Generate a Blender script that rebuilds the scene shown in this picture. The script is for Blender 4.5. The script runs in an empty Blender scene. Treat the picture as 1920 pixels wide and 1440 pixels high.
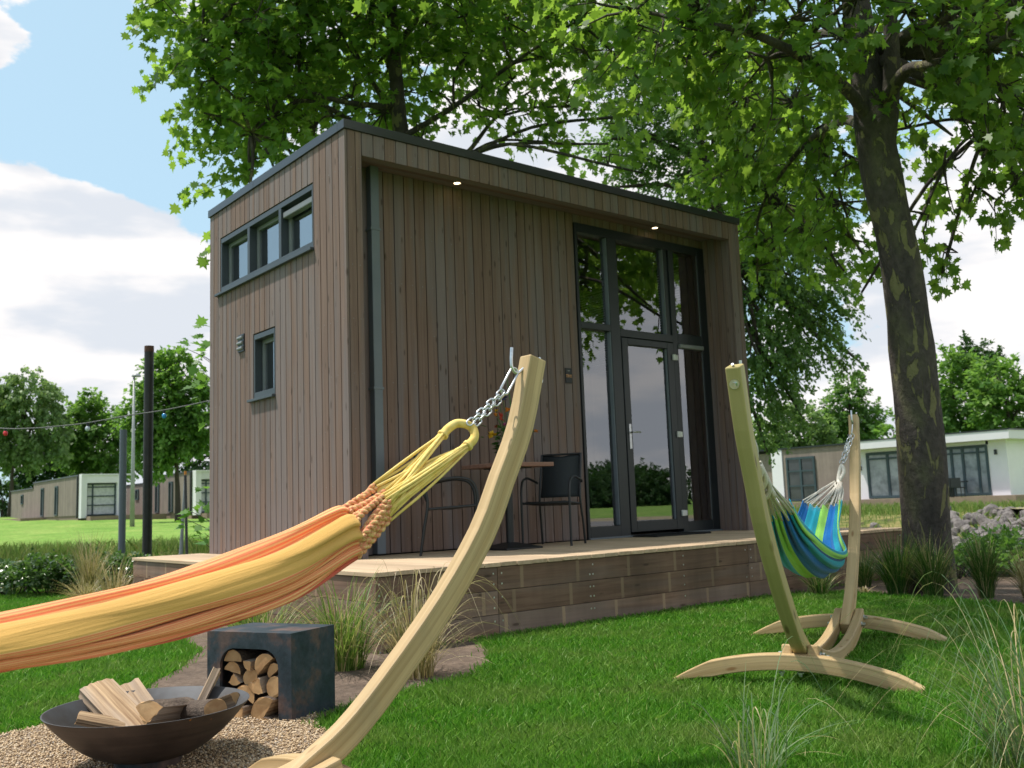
import bpy, bmesh, math, random
import numpy as np
from mathutils import Vector, Matrix
PI = math.pi
random.seed(7)
RNG = np.random.default_rng(11)
scene = bpy.context.scene
COL = scene.collection
V3 = lambda *a: np.array(a, float)

# ------------------------------------------------------------------ camera
FPX = 1781.0
CAM = V3(-3.9917, -7.1192, 0.4134)
_y, _p, _r = (math.radians(a) for a in (-39.1206, 7.1998, 2.1567))
FW = V3(-math.sin(_y) * math.cos(_p), math.cos(_y) * math.cos(_p), math.sin(_p))
_right = V3(math.cos(_y), math.sin(_y), 0)
_up = np.cross(_right, FW)
RT = math.cos(_r) * _right - math.sin(_r) * _up
UP = math.sin(_r) * _right + math.cos(_r) * _up
cd = bpy.data.cameras.new("camera")
cd.sensor_width = 36.0
cd.lens = FPX / 1920 * 36.0
cd.clip_end = 3000
cd.clip_start = 0.05
cd.dof.use_dof = True
cd.dof.focus_distance = 4.2
cd.dof.aperture_fstop = 5.6
cam = bpy.data.objects.new("camera", cd)
COL.objects.link(cam)
cam.matrix_world = Matrix(((RT[0], UP[0], -FW[0], CAM[0]), (RT[1], UP[1], -FW[1], CAM[1]),
                           (RT[2], UP[2], -FW[2], CAM[2]), (0, 0, 0, 1)))
scene.camera = cam

def ray(x, y):
    return FW + RT * (x - 960) / FPX - UP * (y - 720) / FPX
def at_depth(x, y, t):
    return CAM + ray(x, y) * t
def at_z(x, y, z):
    r = ray(x, y); return CAM + r * (z - CAM[2]) / r[2]
def at_y(x, y, Y):
    r = ray(x, y); return CAM + r * (Y - CAM[1]) / r[1]
def at_x(x, y, X):
    r = ray(x, y); return CAM + r * (X - CAM[0]) / r[0]

# ------------------------------------------------------------------ sun, exposure, world
SUN_DIR = V3(-0.30, 0.34, 1.0); SUN_DIR /= np.linalg.norm(SUN_DIR)
sl = bpy.data.lights.new("sun", 'SUN'); sl.energy = 4.2; sl.angle = math.radians(1.5); sl.color = (1.0, 0.95, 0.86)
so = bpy.data.objects.new("sun", sl); COL.objects.link(so)
so.rotation_euler = Vector((-SUN_DIR[0], -SUN_DIR[1], -SUN_DIR[2])).to_track_quat('-Z', 'Y').to_euler()
scene.view_settings.view_transform = 'Standard'
scene.view_settings.look = 'None'
scene.view_settings.exposure = 0.36
scene.view_settings.gamma = 1.0
scene.view_settings.use_curve_mapping = False
scene.cycles.use_denoising = True
scene.cycles.max_bounces = 8
scene.cycles.transparent_max_bounces = 12
scene.cycles.sample_clamp_indirect = 6

world = bpy.data.worlds.new("World"); scene.world = world; world.use_nodes = True
def build_world():
    nt = world.node_tree; N = nt.nodes; L = nt.links
    for n in list(N): N.remove(n)
    out = N.new('ShaderNodeOutputWorld'); bg = N.new('ShaderNodeBackground'); bg.inputs[1].default_value = 0.10
    L.new(bg.outputs[0], out.inputs[0])
    sky = N.new('ShaderNodeTexSky'); sky.sky_type = 'NISHITA'; sky.sun_disc = False
    sky.sun_elevation = math.asin(SUN_DIR[2]); sky.sun_rotation = math.atan2(SUN_DIR[0], SUN_DIR[1])
    sky.dust_density = 1.5; sky.ozone_density = 1.2; sky.air_density = 1.0
    tc = N.new('ShaderNodeTexCoord')
    def mth(op, a, b=None, c=None):
        n = N.new('ShaderNodeMath'); n.operation = op
        for i, q in enumerate((a, b, c)):
            if q is None: continue
            if isinstance(q, (int, float)): n.inputs[i].default_value = q
            else: L.new(q, n.inputs[i])
        return n.outputs[0]
    def noise(scale, detail, rough, zs, off):
        m = N.new('ShaderNodeMapping'); m.inputs['Scale'].default_value = (1, 1, zs); m.inputs['Location'].default_value = off
        L.new(tc.outputs['Generated'], m.inputs[0])
        n = N.new('ShaderNodeTexNoise'); n.inputs['Scale'].default_value = scale; n.inputs['Detail'].default_value = detail
        n.inputs['Roughness'].default_value = rough
        L.new(m.outputs[0], n.inputs['Vector']); return n.outputs[0]
    n1 = noise(4.2, 10, 0.62, 1.9, (3.1, 0.4, 0.2))
    n2 = noise(9.0, 6, 0.6, 2.4, (0.3, 7.4, 1.2))
    dens = mth('MULTIPLY_ADD', n2, 0.50, mth('MULTIPLY_ADD', n1, 1.7, -0.46))
    blobs = [((40, 430), 8, .30), ((150, 500), 8, .30), ((270, 590), 8, .28), ((60, 640), 10, .24), ((330, 700), 9, .2),
             ((15, 95), 1.9, .24), ((250, 165), 3.0, .26), ((330, 10), 3.2, .2), ((560, 40), 5, .2),
             ((150, 190), 6, -.42), ((330, 330), 5.5, -.30), ((210, 340), 4, -.2), ((30, 250), 4, -.35), ((400, 150), 7, -.05),
             ((1800, 520), 9, .22), ((1560, 720), 7, .18), ((1600, 600), 3, -.25), ((1180, 120), 10, .12), ((1900, 660), 4, .1), ((1500, 380), 5, -.14), ((1700, 330), 4, -.12), ((1100, 250), 5, -.10), ((700, 100), 6, -.08)]
    blobs += [(V3(.74, -.70, .12), 34, .30), (V3(.2, -.9, .3), 40, .12), (V3(-.40, .87, .29), 20, -.30)]
    for q, rad, amp in blobs:
        d = q if len(q) == 3 else ray(*q); d = d / np.linalg.norm(d)
        vm = N.new('ShaderNodeVectorMath'); vm.operation = 'DOT_PRODUCT'
        L.new(tc.outputs['Generated'], vm.inputs[0]); vm.inputs[1].default_value = tuple(d)
        mr = N.new('ShaderNodeMapRange'); mr.interpolation_type = 'SMOOTHERSTEP'
        mr.inputs['From Min'].default_value = math.cos(math.radians(rad)); mr.inputs['From Max'].default_value = math.cos(math.radians(rad * .25))
        mr.inputs['To Min'].default_value = 0; mr.inputs['To Max'].default_value = amp
        L.new(vm.outputs['Value'], mr.inputs['Value'])
        dens = mth('ADD', dens, mr.outputs[0])
    cov = N.new('ShaderNodeMapRange'); cov.interpolation_type = 'SMOOTHSTEP'
    cov.inputs['From Min'].default_value = 0.61; cov.inputs['From Max'].default_value = 0.72
    L.new(dens, cov.inputs['Value'])
    # shading of the cloud masses: thicker and lower parts are greyer
    n3 = noise(5.5, 5, 0.5, 3.2, (5.2, 2.2, 8.2))
    sh = N.new('ShaderNodeMapRange'); sh.interpolation_type = 'SMOOTHSTEP'
    sh.inputs['From Min'].default_value = 0.40; sh.inputs['From Max'].default_value = 0.58
    L.new(n3, sh.inputs['Value'])
    cc = N.new('ShaderNodeMixRGB'); cc.inputs[1].default_value = (6.0, 6.35, 6.9, 1); cc.inputs[2].default_value = (8.3, 8.05, 7.95, 1)
    L.new(sh.outputs[0], cc.inputs[0])
    veil = N.new('ShaderNodeMixRGB'); veil.inputs[0].default_value = 0.62; veil.inputs[2].default_value = (5.2, 7.6, 8.9, 1)
    L.new(sky.outputs[0], veil.inputs[1])
    mx = N.new('ShaderNodeMixRGB'); L.new(cov.outputs[0], mx.inputs[0]); L.new(veil.outputs[0], mx.inputs[1]); L.new(cc.outputs[0], mx.inputs[2])
    L.new(mx.outputs[0], bg.inputs[0])
build_world()

# ------------------------------------------------------------------ materials
MATS = {}
def new_mat(name):
    m = bpy.data.materials.new(name); m.use_nodes = True
    nt = m.node_tree; b = nt.nodes['Principled BSDF']
    MATS[name] = m
    return m, nt, b
def node(nt, t, **kw):
    n = nt.nodes.new(t)
    for k, v in kw.items():
        if k in n.inputs: n.inputs[k].default_value = v
        else: setattr(n, k, v)
    return n
def mapping(nt, src, scale, loc=(0, 0, 0)):
    m = node(nt, 'ShaderNodeMapping'); m.inputs['Scale'].default_value = scale; m.inputs['Location'].default_value = loc
    nt.links.new(src, m.inputs[0]); return m.outputs[0]
def tex_noise(nt, vec, scale=1., detail=4, rough=.55, dist=0.):
    n = node(nt, 'ShaderNodeTexNoise'); n.inputs['Scale'].default_value = scale; n.inputs['Detail'].default_value = detail
    n.inputs['Roughness'].default_value = rough; n.inputs['Distortion'].default_value = dist
    nt.links.new(vec, n.inputs['Vector']); return n.outputs[0]
def ramp(nt, fac, stops):
    r = node(nt, 'ShaderNodeValToRGB'); e = r.color_ramp.elements
    while len(e) < len(stops): e.new(.5)
    for i, (p, c) in enumerate(stops):
        e[i].position = p; e[i].color = (*c, 1)
    nt.links.new(fac, r.inputs[0]); return r.outputs[0]
def mixc(nt, fac, a, b, mode='MIX'):
    m = node(nt, 'ShaderNodeMixRGB', blend_type=mode)
    for i, q in ((0, fac), (1, a), (2, b)):
        if isinstance(q, (int, float)): m.inputs[i].default_value = q
        elif isinstance(q, tuple): m.inputs[i].default_value = (*q, 1)
        else: nt.links.new(q, m.inputs[i])
    return m.outputs[0]
def mathn(nt, op, a, b=None, c=None):
    n = node(nt, 'ShaderNodeMath', operation=op)
    for i, q in enumerate((a, b, c)):
        if q is None: continue
        if isinstance(q, (int, float)): n.inputs[i].default_value = q
        else: nt.links.new(q, n.inputs[i])
    return n.outputs[0]
def maprange(nt, v, a, b, c=0., d=1.):
    n = node(nt, 'ShaderNodeMapRange'); n.inputs['From Min'].default_value = a; n.inputs['From Max'].default_value = b
    n.inputs['To Min'].default_value = c; n.inputs['To Max'].default_value = d
    nt.links.new(v, n.inputs['Value']); return n.outputs[0]
def attr(nt, name, out='Fac'):
    a = node(nt, 'ShaderNodeAttribute'); a.attribute_name = name; return a.outputs[out]
def bump(nt, b, h, strength=.3, dist=.01):
    n = node(nt, 'ShaderNodeBump'); n.inputs['Strength'].default_value = strength; n.inputs['Distance'].default_value = dist
    nt.links.new(h, n.inputs['Height']); nt.links.new(n.outputs[0], b.inputs['Normal'])
def objco(nt):
    return node(nt, 'ShaderNodeTexCoord').outputs['Object']

def wood(name, ca, cb, grey=None, rough=.75, sc=(1.6, 34, 34), knots=None, vary=.22, bumpk=.25, bands=None, spec=.3, stain=None, lam=None):
    m, nt, b = new_mat(name)
    g = attr(nt, 'gr', 'Vector'); r = attr(nt, 'rnd')
    n1 = tex_noise(nt, mapping(nt, g, sc), 1., 6, .6, .3)
    n2 = tex_noise(nt, mapping(nt, g, (sc[0] * .45, sc[1] * .2, sc[2] * .2)), 1., 3, .5)
    c = ramp(nt, n1, [(.30, ca), (.72, cb)])
    if grey:
        gm = maprange(nt, mathn(nt, 'ADD', n2, mathn(nt, 'MULTIPLY', mathn(nt, 'SUBTRACT', r, .5), .22)), .42, .62)
        c = mixc(nt, gm, c, mixc(nt, 1., grey, ramp(nt, n1, [(.2, (.75,) * 3), (.8, (1.1,) * 3)]), 'MULTIPLY'))
    if knots:
        w = mapping(nt, g, (3.4, 12, 12) if name != 'pine' else (4.5, 14, 14))
        vo = node(nt, 'ShaderNodeTexVoronoi'); nt.links.new(w, vo.inputs['Vector']); vo.inputs['Scale'].default_value = 1.
        k = maprange(nt, vo.outputs['Distance'], .07, .16, 1., 0.)
        c = mixc(nt, mathn(nt, 'MULTIPLY', k, .75), c, knots)
    if bands:
        sx = node(nt, 'ShaderNodeSeparateXYZ'); nt.links.new(g, sx.inputs[0])
        fr = mathn(nt, 'FRACT', mathn(nt, 'DIVIDE', sx.outputs[0], bands[0]))
        k = mathn(nt, 'LESS_THAN', fr, bands[1])
        c = mixc(nt, mathn(nt, 'MULTIPLY', k, .8), c, bands[2])
    if lam:
        sz = node(nt, 'ShaderNodeSeparateXYZ'); nt.links.new(g, sz.inputs[0])
        fr = mathn(nt, 'DIVIDE', sz.outputs[2], lam); k = mathn(nt, 'LESS_THAN', mathn(nt, 'FRACT', fr), .045)
        wn = node(nt, 'ShaderNodeTexWhiteNoise', noise_dimensions='1D'); nt.links.new(mathn(nt, 'FLOOR', fr), wn.inputs['W'])
        c = mixc(nt, 1., c, maprange(nt, wn.outputs['Value'], 0, 1, .86, 1.1), 'MULTIPLY'); c = mixc(nt, mathn(nt, 'MULTIPLY', k, .55), c, (.22, .14, .07))
        dt = maprange(nt, tex_noise(nt, mapping(nt, objco(nt), (9, 9, 3)), 1., 5, .65), .52, .75); c = mixc(nt, mathn(nt, 'MULTIPLY', dt, .30), c, (.30, .24, .15))
    if stain:
        oc = objco(nt)
        s = maprange(nt, tex_noise(nt, mapping(nt, oc, (2.2, 2.2, .5)), 1., 4, .6), .45, .7)
        c = mixc(nt, mathn(nt, 'MULTIPLY', s, .55), c, stain)
    v = maprange(nt, r, 0, 1, 1 - vary, 1 + vary)
    hsv = node(nt, 'ShaderNodeHueSaturation'); nt.links.new(v, hsv.inputs['Value']); nt.links.new(c, hsv.inputs['Color'])
    nt.links.new(hsv.outputs[0], b.inputs['Base Color'])
    b.inputs['Roughness'].default_value = rough; b.inputs['Specular IOR Level'].default_value = spec
    bump(nt, b, n1, bumpk, .004)
    return m

def plain(name, c1, c2=None, scale=6., rough=.5, metal=0., bumpk=0., detail=4, spec=.5, lo=.35, hi=.65, bd=.01, rough2=None):
    m, nt, b = new_mat(name)
    oc = objco(nt)
    n = tex_noise(nt, oc, scale, detail, .6)
    c2 = c2 or tuple(x * .82 for x in c1)
    c = ramp(nt, n, [(lo, c1), (hi, c2)])
    v = maprange(nt, attr(nt, 'rnd'), 0, 1, .9, 1.1)
    nt.links.new(mixc(nt, 1., c, v, 'MULTIPLY'), b.inputs['Base Color'])
    if rough2 is None: b.inputs['Roughness'].default_value = rough
    else: nt.links.new(maprange(nt, n, lo, hi, rough, rough2), b.inputs['Roughness'])
    b.inputs['Metallic'].default_value = metal
    b.inputs['Specular IOR Level'].default_value = spec
    if bumpk: bump(nt, b, tex_noise(nt, oc, scale * 5, 5, .6), bumpk, bd)
    return m

def leafmat(name, stops, trans, tfac=.5, rough=.45, spec=.35):
    m, nt, b = new_mat(name)
    r = attr(nt, 'rnd')
    c = ramp(nt, r, stops)
    oc = objco(nt)
    c = mixc(nt, 1., c, maprange(nt, tex_noise(nt, oc, 1.1, 2, .5), .3, .7, .72, 1.28), 'MULTIPLY')
    nt.links.new(c, b.inputs['Base Color']); b.inputs['Roughness'].default_value = rough; b.inputs['Specular IOR Level'].default_value = spec
    t = node(nt, 'ShaderNodeBsdfTranslucent')
    nt.links.new(mixc(nt, 1., mixc(nt, .5, c, trans), (1.5, 1.5, 1.2), 'MULTIPLY'), t.inputs[0])
    mx = node(nt, 'ShaderNodeMixShader'); mx.inputs[0].default_value = tfac
    nt.links.new(b.outputs[0], mx.inputs[1]); nt.links.new(t.outputs[0], mx.inputs[2])
    nt.links.new(mx.outputs[0], nt.nodes['Material Output'].inputs['Surface'])
    return m

wood('cladding', (.152, .096, .078), (.238, .158, .126), grey=(.198, .156, .150), rough=.8, sc=(1.3, 38, 38), knots=(.06, .04, .03), vary=.07, bumpk=.35)
wood('deck_wood', (.40, .285, .185), (.56, .42, .29), rough=.8, vary=.16, sc=(1.6, 30, 30))
wood('sleeper_wood', (.165, .094, .064), (.295, .185, .128), grey=(.225, .158, .128), rough=.85, knots=(.05, .03, .02), vary=.22, bands=(.56, .055, (.36, .25, .16)), stain=(.08, .055, .04), bumpk=.5)
wood('pine', (.42, .275, .125), (.66, .485, .27), rough=.55, knots=(.26, .12, .04), vary=.05, sc=(1.0, 30, 30), bumpk=.2, spec=.3, lam=.0274)
wood('green_pine', (.40, .33, .13), (.54, .44, .20), rough=.55, knots=(.13, .07, .025), vary=.05, sc=(1.0, 22, 22), bumpk=.2, spec=.3, lam=.0274)
wood('table_wood', (.20, .10, .07), (.33, .19, .14), rough=.5, vary=.1)
wood('log_wood', (.17, .095, .05), (.58, .41, .25), grey=(.38, .29, .22), rough=.9, vary=.22, sc=(2.5, 75, 75), bumpk=1.)
wood('log_end', (.36, .20, .09), (.56, .36, .18), rough=.85, vary=.3, sc=(14, 14, 14), bumpk=.4)
plain('log_bark', (.075, .05, .038), (.16, .115, .085), 18, .95, bumpk=1., bd=.02)
plain('black_panel', (.012, .012, .013), None, 6, .6)
plain('anthracite', (.012, .016, .020), (.016, .021, .025), 3, .36, spec=.5)
plain('frame_grey', (.050, .060, .070), (.042, .052, .060), 3, .40)
plain('sash_grey', (.23, .235, .24), None, 3, .4)
plain('roof_metal', (.022, .025, .028), (.018, .02, .023), 2, .28, spec=.7)
plain('zinc_pipe', (.155, .178, .205), (.14, .163, .19), 4, .45)
plain('chrome', (.62, .63, .64), (.5, .5, .52), 20, .28, metal=1.)
plain('galvanised', (.70, .72, .74), (.52, .54, .57), 40, .3, metal=1.)
plain('white_plastic', (.72, .72, .70), None, 4, .4)
plain('black_metal', (.009, .010, .012), (.013, .014, .016), 8, .42)
plain('sling_fabric', (.018, .022, .026), (.014, .018, .021), 60, .7)
plain('interior', (.10, .085, .075), (.08, .07, .06), 2, .9)
plain('curtain', (.20, .135, .09), (.13, .085, .06), 5, .9)
plain('lace', (.42, .40, .38), (.06, .055, .05), 26, .9, lo=.48, hi=.52)
plain('blind_white', (.60, .60, .60), None, 4, .5)
plain('rubber', (.014, .014, .015), None, 60, .9, bumpk=.6)
plain('bowl_steel', (.040, .030, .027), (.085, .064, .055), 5, .42, metal=.45, rough2=.62, bumpk=.2, bd=.004)
plain('bowl_inner', (.085, .088, .098), (.060, .054, .054), 6, .62, metal=.25, bumpk=.2, bd=.004)
plain('pole_black', (.022, .022, .022), (.045, .038, .034), 9, .5, metal=.3)
plain('rust', (.12, .05, .035), (.07, .035, .028), 20, .85)
plain('pole_grey', (.125, .14, .17), (.11, .125, .15), 4, .5)
plain('lamp_grey', (.33, .34, .35), None, 3, .5, metal=.3)
plain('cable', (.10, .10, .10), None, 3, .5)
plain('bulb_red', (.75, .04, .05), (.7, .03, .04), 3, .18)
plain('bulb_blue', (.03, .32, .68), (.03, .28, .62), 3, .18)
plain('bulb_clear', (.62, .66, .72), (.5, .54, .6), 3, .15)
plain('render_white', (.74, .72, .77), (.71, .69, .74), 2, .7)
plain('far_cladding', (.235, .19, .165), (.20, .16, .14), 1.5, .85)
plain('far_frame', (.035, .062, .075), None, 3, .5)
plain('far_glass', (.30, .33, .36), (.12, .14, .16), .9, .12, spec=.6, lo=.4, hi=.6)
plain('far_glass_dark', (.035, .04, .045), (.06, .065, .07), .9, .12, spec=.6)
plain('net_curtain', (.55, .56, .58), (.42, .43, .45), 6, .8)
plain('far_deck', (.27, .19, .15), (.22, .155, .125), 3, .85)
plain('rock', (.125, .108, .104), (.225, .20, .19), 3.2, .9, bumpk=.7, bd=.05)
plain('water', (.02, .03, .03), None, 1, .06, bumpk=.12, bd=.05)
plain('cord_yellow', (.80, .56, .15), (.86, .66, .24), 40, .9, bumpk=.5, bd=.002)
plain('cord_white', (.62, .58, .52), (.52, .48, .42), 60, .9, bumpk=.5, bd=.002)
plain('braid_orange', (.72, .26, .15), (.76, .50, .22), 130, .95, bumpk=.6, bd=.003, lo=.46, hi=.54)
plain('stem_green', (.05, .13, .025), None, 5, .6)
plain('petal_yellow', (.75, .45, .02), None, 5, .6)
plain('petal_orange', (.72, .25, .03), None, 5, .6)
plain('petal_red', (.45, .035, .02), None, 5, .6)
plain('petal_blue', (.03, .035, .12), None, 5, .6)
plain('petal_pink', (.45, .10, .28), None, 5, .6)
plain('vase_glass', (.10, .13, .13), None, 5, .1)
plain('twig', (.045, .035, .028), (.065, .05, .04), 6, .9)
plain('dry_leaf', (.30, .14, .05), (.22, .10, .035), 12, .8)

def special_mats():
    # bark of the plane trees: flaking olive patches on dark brown
    m, nt, b = new_mat('plane_bark')
    oc = objco(nt)
    w = tex_noise(nt, mapping(nt, oc, (1, 1, .5)), 3.5, 5, .55, .4)
    patch = maprange(nt, tex_noise(nt, mapping(nt, oc, (1.0, 1.0, .40), (3, 1, 4)), 8.5, 4, .55, .7), .575, .59)
    fine = tex_noise(nt, mapping(nt, oc, (1, 1, .6)), 22, 5, .65)
    dark = ramp(nt, w, [(.3, (.030, .024, .022)), (.5, (.065, .052, .045)), (.72, (.10, .095, .05))])
    dark = mixc(nt, 1., dark, maprange(nt, fine, .3, .7, .65, 1.35), 'MULTIPLY')
    c = mixc(nt, patch, dark, mixc(nt, fine, (.135, .125, .05), (.22, .20, .095)))
    nt.links.new(c, b.inputs['Base Color']); b.inputs['Roughness'].default_value = .85
    bump(nt, b, mathn(nt, 'SUBTRACT', fine, mathn(nt, 'MULTIPLY', patch, .5)), 1., .035)
    # glass: a pane that mirrors part of the scene and lets the rest through
    m, nt, b = new_mat('glass')
    gl = node(nt, 'ShaderNodeBsdfGlossy'); gl.inputs['Roughness'].default_value = 0.0; gl.inputs['Color'].default_value = (.9, .92, .95, 1)
    tr = node(nt, 'ShaderNodeBsdfTransparent'); tr.inputs[0].default_value = (.88, .93, .93, 1)
    fr = node(nt, 'ShaderNodeFresnel'); fr.inputs['IOR'].default_value = 3.0
    mx = node(nt, 'ShaderNodeMixShader'); nt.links.new(fr.outputs[0], mx.inputs[0]); nt.links.new(tr.outputs[0], mx.inputs[1]); nt.links.new(gl.outputs[0], mx.inputs[2])
    nt.links.new(mx.outputs[0], nt.nodes['Material Output'].inputs['Surface'])
    m, nt, b = new_mat('end_glass')
    gl = node(nt, 'ShaderNodeBsdfGlossy'); gl.inputs['Roughness'].default_value = 0.0; gl.inputs['Color'].default_value = (.90, .96, 1., 1)
    tr = node(nt, 'ShaderNodeBsdfTransparent'); tr.inputs[0].default_value = (.85, .9, .9, 1)
    fr = node(nt, 'ShaderNodeFresnel'); fr.inputs['IOR'].default_value = 5.0
    mx = node(nt, 'ShaderNodeMixShader'); nt.links.new(fr.outputs[0], mx.inputs[0]); nt.links.new(tr.outputs[0], mx.inputs[1]); nt.links.new(gl.outputs[0], mx.inputs[2])
    nt.links.new(mx.outputs[0], nt.nodes['Material Output'].inputs['Surface'])
    m, nt, b = new_mat('mirror_glass')
    b.inputs['Base Color'].default_value = (.05, .06, .065, 1); b.inputs['Roughness'].default_value = .02
    b.inputs['IOR'].default_value = 3.6
    # lit spot
    m, nt, b = new_mat('spot_light')
    b.inputs['Emission Color'].default_value = (1, .72, .42, 1); b.inputs['Emission Strength'].default_value = 6
    m, nt, b = new_mat('copper_letters')
    b.inputs['Base Color'].default_value = (.80, .40, .18, 1); b.inputs['Roughness'].default_value = .5
    # weathered steel box
    m, nt, b = new_mat('corten')
    oc = objco(nt)
    n1 = tex_noise(nt, oc, 5.5, 5, .6, .3); n2 = tex_noise(nt, oc, 30, 5, .7)
    c = ramp(nt, n1, [(.36, (.014, .030, .040)), (.48, (.036, .050, .066)), (.55, (.095, .066, .062)), (.70, (.17, .11, .095))])
    c = mixc(nt, 1., c, maprange(nt, n2, .3, .7, .7, 1.35), 'MULTIPLY')
    nt.links.new(c, b.inputs['Base Color']); b.inputs['Roughness'].default_value = .55; b.inputs['Metallic'].default_value = .25
    bump(nt, b, n2, .3, .004)
    # striped hammock cloths; 'gr' = (along, across 0..1, -)
    def cloth(name, stops, fine=None, weave=.4, interp='CONSTANT', edge=None):
        m, nt, b = new_mat(name)
        g = attr(nt, 'gr', 'Vector'); sx = node(nt, 'ShaderNodeSeparateXYZ'); nt.links.new(g, sx.inputs[0])
        r = node(nt, 'ShaderNodeValToRGB'); r.color_ramp.interpolation = interp; e = r.color_ramp.elements
        while len(e) < len(stops): e.new(.5)
        for i, (p, c) in enumerate(stops): e[i].position = p; e[i].color = (*c, 1)
        nt.links.new(sx.outputs[1], r.inputs[0]); c = r.outputs[0]
        if fine:
            for (a0, a1, n, col) in fine:
                ins = mathn(nt, 'MULTIPLY', mathn(nt, 'GREATER_THAN', sx.outputs[1], a0), mathn(nt, 'LESS_THAN', sx.outputs[1], a1))
                st = mathn(nt, 'LESS_THAN', mathn(nt, 'FRACT', mathn(nt, 'MULTIPLY', sx.outputs[1], n)), .42)
                c = mixc(nt, mathn(nt, 'MULTIPLY', mathn(nt, 'MULTIPLY', ins, st), .8), c, col)
        nz = tex_noise(nt, mapping(nt, g, (260, 900, 1)), 1., 2, .6)
        big = tex_noise(nt, mapping(nt, g, (3, 9, 1)), 1., 3, .6)
        c = mixc(nt, 1., c, maprange(nt, mathn(nt, 'ADD', mathn(nt, 'MULTIPLY', nz, .5), mathn(nt, 'MULTIPLY', big, .5)), .3, .7, .84, 1.16), 'MULTIPLY')
        nt.links.new(c, b.inputs['Base Color']); b.inputs['Roughness'].default_value = .95; b.inputs['Specular IOR Level'].default_value = .15
        b.inputs['Sheen Weight'].default_value = .15
        wr = tex_noise(nt, mapping(nt, g, (2.2, 26, 1)), 1., 4, .6)
        bump(nt, b, mathn(nt, 'ADD', mathn(nt, 'MULTIPLY', nz, .15), wr), .55, .012)
    OR, YE, RD = (.78, .235, .11), (.62, .36, .10), (.68, .14, .10)
    cloth('cloth_orange', [(0, RD), (.04, OR), (.27, (.78, .34, .15)), (.325, YE), (.535, OR), (.91, RD)],
          fine=[(.05, .32, 60, (.82, .50, .20)), (.535, .90, 62, (.84, .52, .22))])
    B, T, G = (.008, .13, .40), (.010, .27, .38), (.28, .58, .10)
    cloth('cloth_blue', [(0, B), (.20, T), (.43, G), (.57, B), (.76, T), (.86, (.006, .06, .16)), (.885, G), (.97, T)])
    # grass blades of the lawn
    for nm, st, tr in (('lawn_blades', [(0, (.055, .190, .012)), (.5, (.110, .310, .020)), (.88, (.21, .42, .05)), (.97, (.32, .43, .10)), (1, (.50, .44, .22))], (.16, .44, .03)),
                       ('meadow_blades', [(0, (.09, .19, .03)), (.6, (.19, .28, .06)), (1, (.42, .35, .16))], (.18, .30, .05))):
        m, nt, b = new_mat(nm)
        c = ramp(nt, attr(nt, 'rnd'), st)
        oc = objco(nt)
        p = maprange(nt, tex_noise(nt, oc, 1.7, 5, .65), .44, .66, 0., 1.)
        c = mixc(nt, mathn(nt, 'MULTIPLY', p, .62), c, (.25, .31, .08))
        p2 = maprange(nt, tex_noise(nt, mapping(nt, oc, (1, 1, 1), (7, 3, 0)), 4.5, 4, .7), .60, .74, 0., .55); c = mixc(nt, p2, c, (.34, .31, .13))
        nt.links.new(c, b.inputs['Base Color']); b.inputs['Roughness'].default_value = .5; b.inputs['Specular IOR Level'].default_value = .35
        t = node(nt, 'ShaderNodeBsdfTranslucent'); nt.links.new(mixc(nt, .4, c, tr), t.inputs[0])
        mx = node(nt, 'ShaderNodeMixShader'); mx.inputs[0].default_value = .35
        nt.links.new(b.outputs[0], mx.inputs[1]); nt.links.new(t.outputs[0], mx.inputs[2])
        nt.links.new(mx.outputs[0], nt.nodes['Material Output'].inputs['Surface'])
    # ground: dark lawn thatch close by, meadow colours far off
    m, nt, b = new_mat('ground_turf')
    oc = objco(nt)
    n1 = tex_noise(nt, oc, .35, 5, .6); n2 = tex_noise(nt, oc, 6, 5, .7); n3 = tex_noise(nt, oc, 1.6, 5, .65)
    c = ramp(nt, n1, [(.3, (.105, .215, .035)), (.5, (.165, .275, .055)), (.7, (.235, .31, .08))])
    c = mixc(nt, 1., c, maprange(nt, n2, .3, .7, .6, 1.4), 'MULTIPLY')
    near = maprange(nt, attr(nt, 'zone'), .4, .6)          # 1 = own plot
    c = mixc(nt, near, c, (.060, .15, .02))
    rough_ = attr(nt, 'bank')                               # 1 = rough bank: soil, dry grass
    bankc = ramp(nt, n3, [(.32, (.055, .042, .030)), (.46, (.10, .13, .03)), (.58, (.24, .19, .08)), (.72, (.12, .17, .035))])
    c = mixc(nt, rough_, c, bankc)
    nt.links.new(c, b.inputs['Base Color']); b.inputs['Roughness'].default_value = .95; b.inputs['Specular IOR Level'].default_value = .1
    bump(nt, b, n2, .8, .05)
    # soil and gravel
    m, nt, b = new_mat('soil')
    oc = objco(nt); n1 = tex_noise(nt, oc, 26, 6, .7); n2 = tex_noise(nt, oc, 4, 3, .6)
    c = ramp(nt, n1, [(.3, (.085, .056, .040)), (.55, (.165, .115, .085)), (.75, (.25, .185, .14))])
    c = mixc(nt, 1., c, maprange(nt, n2, .3, .7, .75, 1.25), 'MULTIPLY')
    nt.links.new(c, b.inputs['Base Color']); b.inputs['Roughness'].default_value = .95; bump(nt, b, n1, 1., .03)
    m, nt, b = new_mat('gravel_bed')
    oc = objco(nt); vo = node(nt, 'ShaderNodeTexVoronoi'); vo.inputs['Scale'].default_value = 95; nt.links.new(oc, vo.inputs['Vector'])
    c = ramp(nt, vo.outputs['Color'], [(.1, (.24, .165, .11)), (.5, (.40, .29, .20)), (.9, (.52, .41, .31))])
    c = mixc(nt, 1., c, maprange(nt, vo.outputs['Distance'], .3, .75, 1., .35), 'MULTIPLY')
    nt.links.new(c, b.inputs['Base Color']); b.inputs['Roughness'].default_value = .9
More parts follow.
